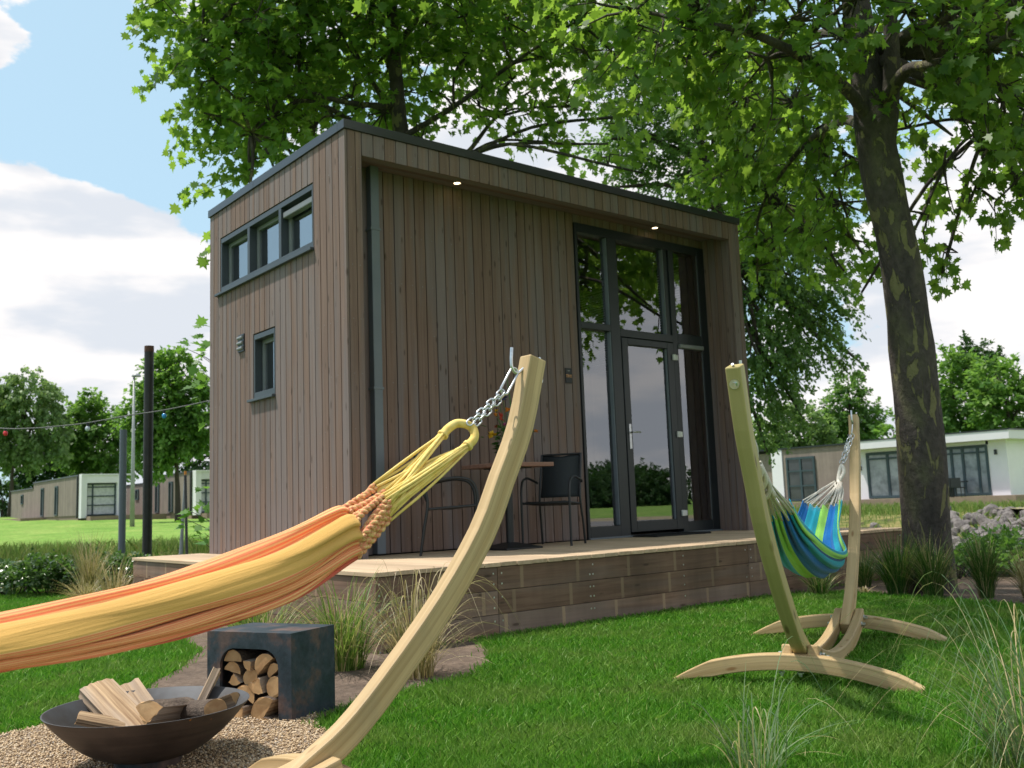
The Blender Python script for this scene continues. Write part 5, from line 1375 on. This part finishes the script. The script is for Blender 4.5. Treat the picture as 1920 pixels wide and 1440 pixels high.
def simple_tree(name, label, cat, base, bl, dens, per, tl, size, mat, seed, trunk=None, shape=OVAL, bark='twig', droop=.3, tr=.16, nt=30, group=None, sag=.1):
    """bl: blobs as (px, py, depth, radius[, flat]) ; trunk: list of (px, py, depth)"""
    o = np.array(base, float); T = thing(name, label, cat, o, group=group); rg = np.random.default_rng(seed)
    blobs = [(np.array(B(*b)[0]) - o, B(*b)[1]) for b in bl]
    cs = np.array([c for c, _ in blobs]); hub = cs.mean(0)
    cr, O, D, L = crown(T, blobs, dens, per, tl, size, shape, mat, seed, hub, droop, sag=sag)
    m = MB()
    tp = [np.array(at_depth(*p)) - o for p in trunk] if trunk else [V3(0, 0, 0), V3(hub[0] * .5, hub[1] * .5, hub[2] * .55), hub]
    tp[0] = tp[0] * V3(1, 1, 0) + V3(0, 0, -.05)
    c = curve_pts(tp, 20); m.tube(c, list(np.linspace(tr, tr * .25, len(c))), 9)
    add_limbs(m, c[len(c) // 2:], blobs, rg, tr * .32, O, D, L, nt)
    m.build('trunk', bark, T, smooth=True)
    return T
def gz(p): return V3(p[0], p[1], float(ground_z(p[0], p[1])))
# tall poplar behind the cabin
pb = at_depth(1400, 980, 26)
simple_tree('poplar_tree', 'tall fine leaved poplar rising behind the right end of the cabin', 'tree', gz(pb),
    [(1170, 120, 25, 1.1), (1210, 250, 25, 1.1), (1160, 260, 24.5, .8), (1270, 130, 25.5, 1.3), (1270, 330, 25, 1.0), (1330, 240, 26, 1.3), (1350, 380, 26, 1.2), (1330, 40, 26, 1.3), (1240, 20, 25.5, 1.2), (1170, 350, 24.5, .5), (1400, 480, 26, 1.1), (1440, 380, 26.5, 1.2), (1430, 560, 26, 1.0), (1490, 520, 26.5, 1.1), (1500, 610, 26.5, .85), (1550, 590, 26.5, .75), (1560, 665, 26.5, .55), (1590, 660, 26.5, .32), (1470, 660, 26, .9), (1430, 700, 26, 1.0), (1420, 790, 26, .8), (1480, 740, 26, .55), (1410, 640, 25.5, .8), (1545, 520, 27, .7), (1420, 160, 27, 1.3), (1450, 260, 27, 1.3), (1520, 400, 27, 1.1), (1300, -100, 26, 1.4), (1400, -60, 27, 1.4)],
    26, 22, .55, .125, 'poplar_leaf', 41, trunk=[(1400, 985, 26), (1395, 800, 26), (1370, 500, 26), (1310, 250, 26), (1270, 20, 26)], shape=DIAMOND, tr=.26, nt=160)
# far left trees
def ft(name, label, basepx, bl, mat, seed, trunk=None, dens=3.6, per=22, tl=.9, size=.36, tr=.2, droop=.3, nt=40, sag=.1):
    p = at_depth(*basepx); simple_tree(name, label, 'tree', gz(p), bl, dens, per, tl, size, mat, seed, trunk, DIAMOND, 'twig', droop, tr, nt, sag=sag)
ft('willow_tree', 'tall drooping willow with bare lower trunk at the far left', (18, 965, 80), [(10, 740, 80, 1.6), (60, 730, 80, 1.6), (95, 780, 80, 1.5), (40, 790, 80, 1.8), (-20, 780, 80, 2.), (100, 830, 80, 1.2), (60, 840, 80, 1.5), (5, 840, 80, 1.5), (85, 745, 80, 1.2), (35, 715, 80, 1.0), (115, 815, 80, .8)], 'pale_leaf', 51, [(18, 965, 80), (22, 915, 80), (24, 880, 80), (40, 830, 80)], tr=.22, droop=.9, sag=.9)
ft('dark_tree', 'dark tree standing behind the roof of the left bungalow', (75, 960, 92), [(60, 850, 92, 1.9), (100, 850, 92, 1.9), (50, 890, 92, 1.5), (90, 890, 92, 1.7), (125, 870, 92, 1.5), (140, 890, 92, 1.2)], 'far_dark_leaf', 52)
ft('round_tree', 'round green tree behind the white bungalow end', (170, 960, 85), [(165, 770, 85, 1.5), (180, 800, 85, 2.0), (150, 805, 85, 1.7), (200, 825, 85, 1.5), (140, 840, 85, 1.5), (175, 850, 85, 2.0), (210, 860, 85, 1.4), (160, 880, 85, 1.6), (195, 885, 85, 1.4), (228, 840, 88, 1.2), (240, 870, 88, 1.2)], 'far_leaf', 53)
ft('lime_tree', 'full crowned tree with pale trunk beside the lamp post', (334, 972, 56), [(310, 700, 56, .9), (335, 690, 56, .9), (290, 730, 56, 1.1), (350, 730, 56, 1.2), (320, 750, 56, 1.4), (275, 780, 56, 1.1), (370, 770, 56, 1.1), (310, 800, 56, 1.5), (355, 810, 56, 1.2), (265, 820, 56, .9), (285, 840, 56, 1.0), (330, 840, 56, 1.0), (380, 800, 56, .9), (295, 870, 56, .6), (250, 790, 56, .7), (300, 690, 56, .6), (325, 670, 56, .5)], 'far_leaf', 54, [(334, 972, 56), (333, 920, 56), (330, 860, 56), (325, 780, 56)], dens=8, size=.30, tr=.20, tl=.7)
ft('dark_tree', 'dark green tree low behind the second bungalow', (372, 965, 75), [(370, 840, 75, 1.3), (385, 860, 75, 1.3), (355, 870, 75, 1.1), (375, 885, 75, 1.0), (392, 880, 75, 1.)], 'far_dark_leaf', 55)
ft('hedge_tree', 'clipped dark hedge bush at the far left edge', (5, 962, 84), [(5, 935, 84, 1.1), (-15, 935, 84, 1.2), (18, 940, 84, .8), (8, 922, 84, .8)], 'far_dark_leaf', 56, nt=5)
# far right trees
ft('cypress_poplar', 'slender grey green tree above the brown bungalow roof', (1600, 900, 82), [(1590, 730, 82, 1.2), (1585, 765, 82, 1.7), (1600, 790, 82, 1.9), (1575, 800, 82, 1.6), (1620, 770, 82, 1.0), (1628, 800, 82, 1.2), (1590, 825, 82, 1.8), (1565, 770, 82, .9), (1590, 712, 82, .6)], 'poplar_leaf', 61)
ft('yellow_green_tree', 'low yellow green tree behind the brown bungalow', (1490, 900, 72), [(1460, 810, 72, 1.3), (1500, 800, 72, 1.4), (1480, 835, 72, 1.6), (1530, 820, 72, 1.3), (1440, 840, 72, 1.3), (1520, 845, 72, 1.3), (1550, 835, 72, 1.), (1450, 790, 72, .7), (1500, 780, 72, .7), (1420, 830, 72, 1.2)], 'pale_leaf', 62)
ft('maple_tree', 'dense bright green tree behind the white bungalow', (1790, 900, 66), [(1790, 700, 66, 1.3), (1770, 740, 66, 1.4), (1810, 740, 66, 1.6), (1785, 780, 66, 1.6), (1760, 790, 66, 1.0), (1830, 790, 66, 1.5), (1800, 815, 66, 1.2), (1760, 820, 66, .9), (1812, 690, 66, .8), (1780, 680, 66, .7)], 'far_leaf', 63)
ft('maple_tree', 'tall light green tree at the far right edge', (1890, 905, 62), [(1870, 710, 62, 1.2), (1890, 740, 62, 1.5), (1910, 770, 62, 1.5), (1860, 760, 62, 1.2), (1880, 810, 62, 1.4), (1920, 820, 62, 1.4), (1915, 860, 62, 1.2), (1900, 890, 62, 1.0), (1925, 900, 62, 1.2), (1850, 730, 62, .9), (1930, 740, 62, 1.)], 'far_leaf', 64)
ft('dark_tree', 'dark tree top showing between the two right trees', (1830, 900, 84), [(1825, 660, 84, 1.2), (1845, 675, 84, 1.3), (1808, 670, 84, .8), (1830, 690, 84, 1.6), (1860, 700, 84, 1.)], 'far_dark_leaf', 65)
ft('young_tree', 'small pointed young tree between roof and plane trunk', (1680, 900, 70), [(1672, 805, 70, .6), (1685, 800, 70, .7), (1680, 825, 70, .9), (1666, 822, 70, .5)], 'far_leaf', 66)

# trees on the camera side, mirrored in the glass
for i, (x, y, h, r) in enumerate([(96, -84, 4.2, 5), (110, -104, 4.6, 6), (124, -114, 5.2, 6), (90, -90, 3.4, 5), (140, -136, 5, 7)]):
    o = V3(x, y, GZ); T = thing('round_tree', ['round tree across the way mirrored at the left of the door glass', 'wide low tree across the way mirrored in the door glass', 'taller tree across the way mirrored in the right pane', 'low bush across the way mirrored in the left pane', 'far tree across the way mirrored low in the right pane'][i], 'tree', o, group='trees mirrored in the glass')
    rg = np.random.default_rng(70 + i); bl = [(V3(rg.uniform(-r, r) * .7, rg.uniform(-r, r) * .7, h * rg.uniform(.35, .9)), (r * .55,) * 3) for _ in range(9)]
    crown(T, bl, .9, 22, 1.2, .38, DIAMOND, 'far_dark_leaf', 80 + i, V3(0, 0, h * .6)); m = MB(); m.tube([V3(0, 0, 0), V3(0, .1, h * .6)], [.2, .08], 8); m.build('trunk', 'twig', T)

# ------------------------------------------------------------------ hedge, border shrubs
def shrub(label, c, r, h, n, mat, seed, size=.06, name='shrub', group=None):
    rg = np.random.default_rng(seed); T = thing(name, label, 'shrub', (c[0], c[1], GZ), group=group)
    bl = [(V3(rg.uniform(-r, r) * .7, rg.uniform(-r, r) * .7, h * rg.uniform(.45, .78)), (r * .45, r * .45, h * .28)) for _ in range(9)]
    vol = sum(4.19 * b[1][0] * b[1][1] * b[1][2] for b in bl)
    crown(T, bl, n / vol / 9, 9, .13, size, OVAL, mat, seed, V3(0, 0, h * .3), .1, 'foliage', sag=-.3)
    m = MB()
    for k in range(14):
        a = rg.uniform(0, 2 * PI); q = rg.uniform(.2, .9) * r; m.tube([V3(q * .3 * math.cos(a), q * .3 * math.sin(a), 0), V3(q * .7 * math.cos(a), q * .7 * math.sin(a), h * .4), V3(q * math.cos(a), q * math.sin(a), h * .75)], [.010, .008, .003], 4)
    m.build('stems', 'twig', T)
for i, (px, py, lab) in enumerate([(-45, 1100, 'glossy dark shrub at the left end of the low hedge'), (25, 1100, 'glossy dark shrub under the brown eroded bank'), (90, 1095, 'tallest glossy shrub in the middle of the low hedge'), (150, 1092, 'glossy shrub of the hedge behind the blond grass'), (205, 1090, 'glossy shrub of the hedge beside the grey pole'), (245, 1085, 'last small glossy shrub tucked against the deck end')]):
    p = at_z(px, py, GZ - .0); p = at_depth(px, py, 12.3 + .12 * (i % 2)); shrub(lab, p, .52, [.36, .38, .44, .46, .42, .38][i], 2300, 'shrub_leaf', 90 + i, .062, group='low hedge of glossy shrubs')
for i, (px, lab) in enumerate([(1800, 'fresh lime green ground cover just right of the plane trunk'), (1850, 'fresh lime green ground cover below the stone bank'), (1905, 'tall lime green bush at the right edge of the picture')]):
    p = at_depth(px, 1100, 9.9 + .2 * i); shrub(lab, p, .60, [.22, .24, .42][i], 1800, 'lime_leaf', 100 + i, .065, group='lime green border shrubs')
tuft('tiny dry leaf litter clump on the soil by the plane tree', (4.0, -2.25, Z), 14, .10, .12, .6, .03, 'tuft_straw', name='dry_grass_clump', seed=31)

# ------------------------------------------------------------------ rocks on the far bank
def rocks():
    rg = np.random.default_rng(17); protos = []
    for k in range(9):
        bm = bmesh.new(); bmesh.ops.create_icosphere(bm, subdivisions=2, radius=1)
        ax = rg.uniform(.7, 1.25, 3); cuts = [(lambda v: v / np.linalg.norm(v))(rg.normal(0, 1, 3)) for _ in range(9)]; ds = rg.uniform(.55, .85, 9)
        for v in bm.verts:
            p = np.array(v.co)
            for n_, d_ in zip(cuts, ds):
                e = p @ n_ - d_
                if e > 0: p = p - n_ * e * .92
            v.co = p * ax * (1 + rg.normal(0, .02))
        me = bpy.data.meshes.new('rock'); bm.to_mesh(me); bm.free(); me.materials.append(MATS['rock'])
        a = me.attributes.new('rnd', 'FLOAT', 'FACE'); a.data.foreach_set('value', np.full(len(me.polygons), rg.random(), 'f')); protos.append(me)
    n = 0
    spots = []
    for k in range(2400):
        x = rg.uniform(17, 35.5); y = rg.uniform(3, 24); spots.append((x, y))
    rg.shuffle(spots)
    for x, y in spots:
        z = float(ground_z(x, y)); d = V3(x, y, z) - CAM; t = d @ FW; px = 960 + FPX * (d @ RT) / t; py = 720 - FPX * (d @ UP) / t
        if not (1600 < px < 1960 and 940 < py < 1085): continue
        if px < 1785 and rg.random() < .97: continue
        if py < 962 or py > 1066: continue
        if py < 985 and rg.random() < .45: continue
        if n >= 280: break
        o = bpy.data.objects.new('rock', protos[n % 9]); COL.objects.link(o); s = rg.uniform(.17, .33) * (1.3 if rg.random() < .12 else 1)
        o.location = (x, y, z + s * .25); o.rotation_euler = tuple(rg.uniform(0, 6.28, 3)); o.scale = (s, s * rg.uniform(.75, 1.2), s * rg.uniform(.6, .9)); n += 1
        tag(o, 'angular grey brown boulder of the stone bank by the water', 'rock', 'boulders of the stone bank')
rocks()

# ------------------------------------------------------------------ poles, lights, lamp post
def pole(name, label, px, top, t, r, mat, cap=None, base_h=None):
    b = gz(at_depth(px, 1050, t)); p = at_depth(px, top, t); h = None
    z = b[2]
    zt = p[2]; T = thing(name, label, 'pole', b)
    m = MB(); m.tube([(0, 0, -.1), (0, 0, (zt - z) - (cap or 0))], r, 20); m.build('shaft', mat, T, smooth=True, angle=50)
    if cap: m = MB(); m.tube([(0, 0, zt - z - cap), (0, 0, zt - z)], r * 1.02, 20); m.build('cap', 'rust', T, smooth=True, angle=50)
    return T
pole('steel_pole', 'tall black steel pole with rusty top beside the deck', 275.5, 640, 13.6, .066, 'pole_black', .09)
pole('grey_pole', 'shorter plain grey pole left of the black steel pole', 228, 803, 13.2, .048, 'pole_grey')
def lamp_post():
    b = gz(at_depth(248, 972, 50)); top = at_depth(249.5, 700, 50); h = top[2] - b[2]
    T = thing('lamp_post', 'slim grey street lamp with flat disc head near the bungalows', 'street lamp', b)
    m = MB(); m.tube([(0, 0, 0), (0, 0, h * .35), (0, 0, h)], [.13, .10, .055], 10); m.build('shaft', 'lamp_grey', T, smooth=True)
    m = MB(); m.lathe([(.001, .16), (.14, .13), (.24, .03), (.24, -.03), (.001, -.05)], (.12, 0, h), 16); m.build('lamp_head', 'lamp_grey', T, smooth=True, angle=50)
lamp_post()
def string_lights():
    T = thing('string_lights', 'sagging cable of coloured festoon bulbs strung beside the cabin', 'festoon lights')
    q = [(-420, 720, 12.4), (-150, 790, 12.4), (0, 803, 12.2), (60, 803, 12.1), (110, 799, 12.0), (164, 793, 11.95), (235, 780, 11.9), (308, 769, 11.8), (390, 752, 11.7), (440, 740, 11.7)]
    m = MB(); m.tube(curve_pts([at_depth(*p) for p in q], 60), .0075, 6); m.build('cable', 'cable', T, smooth=True)
    for (x, y, t, mt, nm) in ((10.5, 803, 12.2, 'bulb_red', 'red bulb'), (164.5, 794, 11.95, 'bulb_clear', 'clear bulb'), (308, 770, 11.8, 'bulb_blue', 'blue bulb')):
        p = at_depth(x, y, t); b = MB(); b.lathe([(.001, -.098), (.018, -.093), (.029, -.073), (.027, -.052), (.018, -.036), (.001, -.034)], p, 14); o = b.build('bulb', mt, T, smooth=True); o['label'] = nm + ' of the festoon'
        b = MB(); b.tube([p + V3(0, 0, .008), p - V3(0, 0, .038)], .0175, 10); b.build('socket', 'black_metal', T, smooth=True, angle=40)
    # post that carries the outer end of the cable, left of the picture
    P = at_depth(-420, 720, 12.4); g = gz(P); t = thing('cable_post', 'black post carrying the outer end of the festoon cable', 'pole', g)
    m = MB(); m.tube([(0, 0, -.1), (0, 0, P[2] - g[2] + .05)], .05, 14); m.build('shaft', 'pole_black', t, smooth=True, angle=50)
string_lights()
def tripod():
    a = at_depth(347.5, 893, 22); feet = [at_depth(331, 1040, 21.8), at_depth(353, 1042, 21.2), at_depth(338, 1040, 22.8)]
    g = gz(at_depth(345, 1040, 22)); T = thing('pole_tripod', 'three thin poles meeting at the top standing on the far bank', 'pole tripod', g)
    for f, r, mt in zip(feet, (.026, .034, .02), ('lamp_grey', 'pole_black', 'lamp_grey')):
        f = gz(f); m = MB(); m.tube([f - g, a - g + (a - f) * .015], r, 8); m.build('leg', mt, T, smooth=True, angle=50)
    m = MB(); m.tube([a - g, a - g + V3(0, 0, .12)], .03, 8); o = m.build('tip', 'petal_orange', T)
tripod()

# ------------------------------------------------------------------ bungalows
def bx(T, name, mat, a, b, par=None, bevel=0.):
    m = MB(); lo = tuple(min(p, q) for p, q in zip(a, b)); hi = tuple(max(p, q) for p, q in zip(a, b)); m.box(lo, hi); return m.build(name, mat, par or T, bevel=bevel)
def clad_wall(T, a, b, axis, thick=.08, name='wall', pitch=.30):
    """vertical boards from a to b (plan x or y) at fixed other coordinate"""
    m = MB(); (x0, y0, z0), (x1, y1, z1) = a, b
    n = int(abs((x1 - x0) if axis == 'x' else (y1 - y0)) / pitch)
    for i in range(n):
        t0, t1 = i / n, (i + 1) / n - .02 / (pitch * n) * pitch
        if axis == 'x': m.box((x0 + (x1 - x0) * t0, y0, z0), (x0 + (x1 - x0) * t1, y0 + thick, z1), 'z')
        else: m.box((x0, min(y0 + (y1 - y0) * t0, y0 + (y1 - y0) * t1), z0), (x0 + thick, max(y0 + (y1 - y0) * t0, y0 + (y1 - y0) * t1), z1), 'z')
    return m.build(name, 'far_cladding', T)
def glazed(T, name, a, b, axis, cols, rows, glass='far_glass', fr=.09, depth=.10, lo=True):
    """window or door: frame grid on plane; axis 'x' (plane faces -y) or 'y' (plane faces -x)"""
    (u0, z0), (u1, z1) = a[:2], b[:2]; c = a[2]
    def bb(m, ua, ub, za, zb, d0, d1):
        if axis == 'x': m.box((ua, c + d0, za), (ub, c + d1, zb))
        else: m.box((c + d0, ua, za), (c + d1, ub, zb))
    m = MB(); f = fr
    bb(m, u0, u0 + f, z0, z1, -depth / 2, depth / 2); bb(m, u1 - f, u1, z0, z1, -depth / 2, depth / 2); bb(m, u0 + f, u1 - f, z0, z0 + f, -depth / 2, depth / 2); bb(m, u0 + f, u1 - f, z1 - f, z1, -depth / 2, depth / 2)
    for k in cols: bb(m, u0 + (u1 - u0) * k - f / 2, u0 + (u1 - u0) * k + f / 2, z0 + f, z1 - f, -depth / 2 + .004, depth / 2 - .004)
    for k in rows: bb(m, u0 + f, u1 - f, z0 + (z1 - z0) * k - f * .35, z0 + (z1 - z0) * k + f * .35, -depth / 2 + .008, depth / 2 - .008)
    w = m.build(name, 'far_frame', T)
    p = MB(); bb(p, u0 + f * .5, u1 - f * .5, z0 + f * .5, z1 - f * .5, .012, .02); p.build('pane', glass, w)
    return w
def bungalow_left(label, X, Y, zb, length, hh, white_w, low_from=None, with_low=True, win=True):
    """brown side wall runs along +y from the corner (X,Y); white front with big window faces -y"""
    T = thing('bungalow', label, 'bungalow', (X, Y, zb), 0)
    hi = hh; L1 = length * .62 if with_low else length
    clad_wall(T, (0, 0.12, .18), (0, L1, hi), 'y'); 
    if with_low: clad_wall(T, (0, L1, .18), (0, length, hi - .38), 'y')
    bx(T, 'plinth', 'far_deck', (.05, .3, -.4), (white_w - .1, length - .1, .17))
    bx(T, 'core_wall', 'render_white', (.09, .3, .17), (white_w, length, hi - .40))
    bx(T, 'roof', 'anthracite', (-.06, .1, hi), (white_w + .1, L1, hi + .08))
    if with_low: bx(T, 'low_roof', 'anthracite', (-.06, L1, hi - .38), (white_w + .1, length + .1, hi - .30))
    # corner strip and white front frame
    bx(T, 'downpipe', 'black_metal', (-.10, .13, 0), (-.005, .24, hi - .02))
    bx(T, 'front_pillar', 'render_white', (.02, -.5, 0), (.15 * white_w, .10, hi)); bx(T, 'front_pillar', 'render_white', (white_w * .90, -.5, 0), (white_w, .10, hi))
    bx(T, 'roof_edge', 'render_white', (.02, -.55, hi + .002), (white_w * 1.3, .099, hi + .10)); bx(T, 'front_fascia', 'render_white', (.15 * white_w, -.5, hi - .48), (white_w * .90, .10, hi))
    glazed(T, 'window', (.15 * white_w, .14, -.2), (white_w * .90, hi - .5, 0), 'x', (.22,), (.32, .60, .88), 'net_curtain')
    for k, yy in enumerate((L1 * .42, L1 * .74)):
        glazed(T, 'window', (yy, .25, -.02), (yy + .75, hi - .45, 0), 'y', (), (), 'far_glass_dark')
    glazed(T, 'window', (length * .78, 1.25, -.02), (length * .78 + .7, 2.0, 0), 'y', (), (), 'far_glass_dark')
    # terrace
    bx(T, 'terrace', 'far_deck', (.3, -1.6, -.4), (white_w + 2.6, -.56, .10)); bx(T, 'terrace', 'far_deck', (-1.6, L1 * .70, -.5), (-.1, length + 4, .16))
    return T
cb = at_depth(147, 972, 61); Xl = cb[0]; Yl = cb[1]
yl2 = at_x(20, 968, Xl)[1] - Yl; ww = at_y(222, 968, Yl)[0] - Xl
bungalow_left('brown and white bungalow at the left with curtained window', Xl, Yl, cb[2], yl2, 2.72, ww)
c2 = at_depth(361, 966, 60); l2 = at_x(236, 966, c2[0])[1] - c2[1]
bungalow_left('second brown bungalow behind the black pole and pale tree trunk', c2[0], c2[1], c2[2], l2, 2.72, ww, with_low=True)

def bungalow_right():
    X = 43.6; zb = -.10
    yL = at_x(1453, 945, X)[1]; yM = at_x(1605, 900, X)[1]; yR = at_x(1893, 900, X)[1]; yRR = at_x(1903, 800, X)[1]
    zt1 = float(np.mean([at_x(1453, 843, X)[2], at_x(1600, 834, X)[2]])); zt2 = float(np.mean([at_x(1610, 833, X)[2], at_x(1900, 802, X)[2]])); zb = float(np.mean([at_x(1453, 945, X)[2], at_x(1893, 925, X)[2]]))
    T = thing('bungalow', 'long white bungalow with brown clad end and blue grey doors behind the plane tree', 'bungalow', (X, 0, zb)); h1, h2 = zt1 - zb, zt2 - zb
    py = lambda px, z=1.5: at_x(px, 905, X)[1]
    bx(T, 'core_wall', 'interior', (2.5, yR + .2, 0), (8, yL + 6, h1 - .1))
    bx(T, 'end_pillar', 'render_white', (-.05, py(1470), 0), (.6, yL, h1))
    clad_wall(T, (.02, yM, 0), (.02, py(1470) - .01, h1), 'y', .1, pitch=.22); clad_wall(T, (.3, yL + .01, 0), (.3, yL + 3.5, h1 - .15), 'y', .1)
    bx(T, 'low_roof', 'anthracite', (-.08, yM, h1), (7, yL + 3.5, h1 + .09))
    bx(T, 'wall', 'render_white', (.0, py(1632), 0), (.25, yM - .01, h2 - .42)); bx(T, 'wall', 'render_white', (.0, yR, 0), (.25, py(1855), h2 - .42)); bx(T, 'wall', 'render_white', (.0, py(1860) + .0, h2 - .60), (.25, py(1632), h2 - .43))
    bx(T, 'back_wall', 'render_white', (.26, yR, 0), (7.5, yR + .2, h2 - .42))
    bx(T, 'wall', 'render_white', (.02, py(1772), 0), (.25, py(1695), h2 - .60))
    bx(T, 'roof_edge', 'render_white', (-.75, yRR, h2 - .42), (7.5, yM, h2 - .002)); bx(T, 'roof', 'anthracite', (-.78, yRR - .03, h2), (7.5, yM + .03, h2 + .06))
    g1 = (py(1695), py(1628)); glazed(T, 'glass_door', (g1[0], .05, .0), (g1[1], h2 - .62, 0), 'y', (.0, .40), (.86,), 'far_glass', .14)
    g2 = (py(1858), py(1772)); glazed(T, 'glass_door', (g2[0], .05, .0), (g2[1], h2 - .62, 0), 'y', (.22, .55, .80), (.86,), 'far_glass', .12)
    g3 = (py(1531), py(1477)); glazed(T, 'window', (g3[0], .04, -.02), (g3[1], h1 - .50, 0), 'y', (.5,), (.34, .68), 'far_glass_dark', .12)
    for px, z in ((1615, 1.95), (1616, 1.6), (1873, 2.0)):
        m = MB(); y = py(px); m.box((-.08, y - .06, z), (-.002, y + .06, z + .24)); m.build('wall_lamp', 'black_metal', T)
    bx(T, 'terrace', 'far_deck', (-1.6, yR - .9, -.55), (-.01, yM, .02)); bx(T, 'terrace_step', 'far_deck', (-1.2, yM + .01, -.60), (-.06, py(1462), -.02))
    # garden set on the terrace
    t = thing('garden_set_table', 'dark table on the terrace of the white bungalow', 'table', (X - .95, py(1800), zb + .02)); 
    bx(t, 'table_top', 'black_metal', (-.35, -.7, .70), (.35, .7, .75)); bx(t, 'column', 'black_metal', (-.1, -.1, 0), (.1, .1, .70))
    for i, (px, lab) in enumerate(((1785, 'left dark chair on the white bungalow terrace'), (1803, 'middle dark chair on the white bungalow terrace'), (1822, 'right dark chair on the white bungalow terrace'))):
        c = thing('terrace_chair', lab, 'chair', (X - 1.42, py(px), zb + .02), group='dark chairs on the far terrace')
        bx(c, 'seat', 'black_metal', (-.22, -.24, .42), (.22, .24, .47)); bx(c, 'backrest', 'black_metal', (-.25, -.24, .47), (-.20, .24, .92))
        for sx in (-.2, .17):
            for sy in (-.22, .19): bx(c, 'leg', 'black_metal', (sx, sy, 0), (sx + .03, sy + .03, .42))
bungalow_right()

# a single fallen leaf on the bare soil by the trunk
p = at_z(1682, 1112, GZ + .03); leaf = leaves_from('fallen_leaf', np.array([[p[0], p[1], GZ + .03]]), np.array([[.8, -.5, .35]]), .13, PLANE, 'dry_leaf', None, np.random.default_rng(3), 0.)
tag(leaf, 'orange brown fallen leaf on the soil between deck and plane trunk', 'leaf')

# the lane across the way that the door glass mirrors
plain('lane_grey', (.16, .15, .155), (.20, .185, .18), 2, .9)
plain('verge_sand', (.30, .23, .16), (.22, .20, .09), 1.2, .95)
def lane():
    d = V3(.75, -.66, 0); n = V3(.66, .75, 0)
    for nm, a, b, z, mt in (('verge', 15., 34., -.40, 'verge_sand'), ('lane', 20., 27., -.394, 'lane_grey')):
        m = MB(); o = V3(4, .4, 0); c = [o + d * a - n * 40, o + d * a + n * 25, o + d * b + n * 25, o + d * b - n * 40]; m.quad([(p[0], p[1], z) for p in c])
        tag(m.build(nm, mt), kind='structure')
lane()
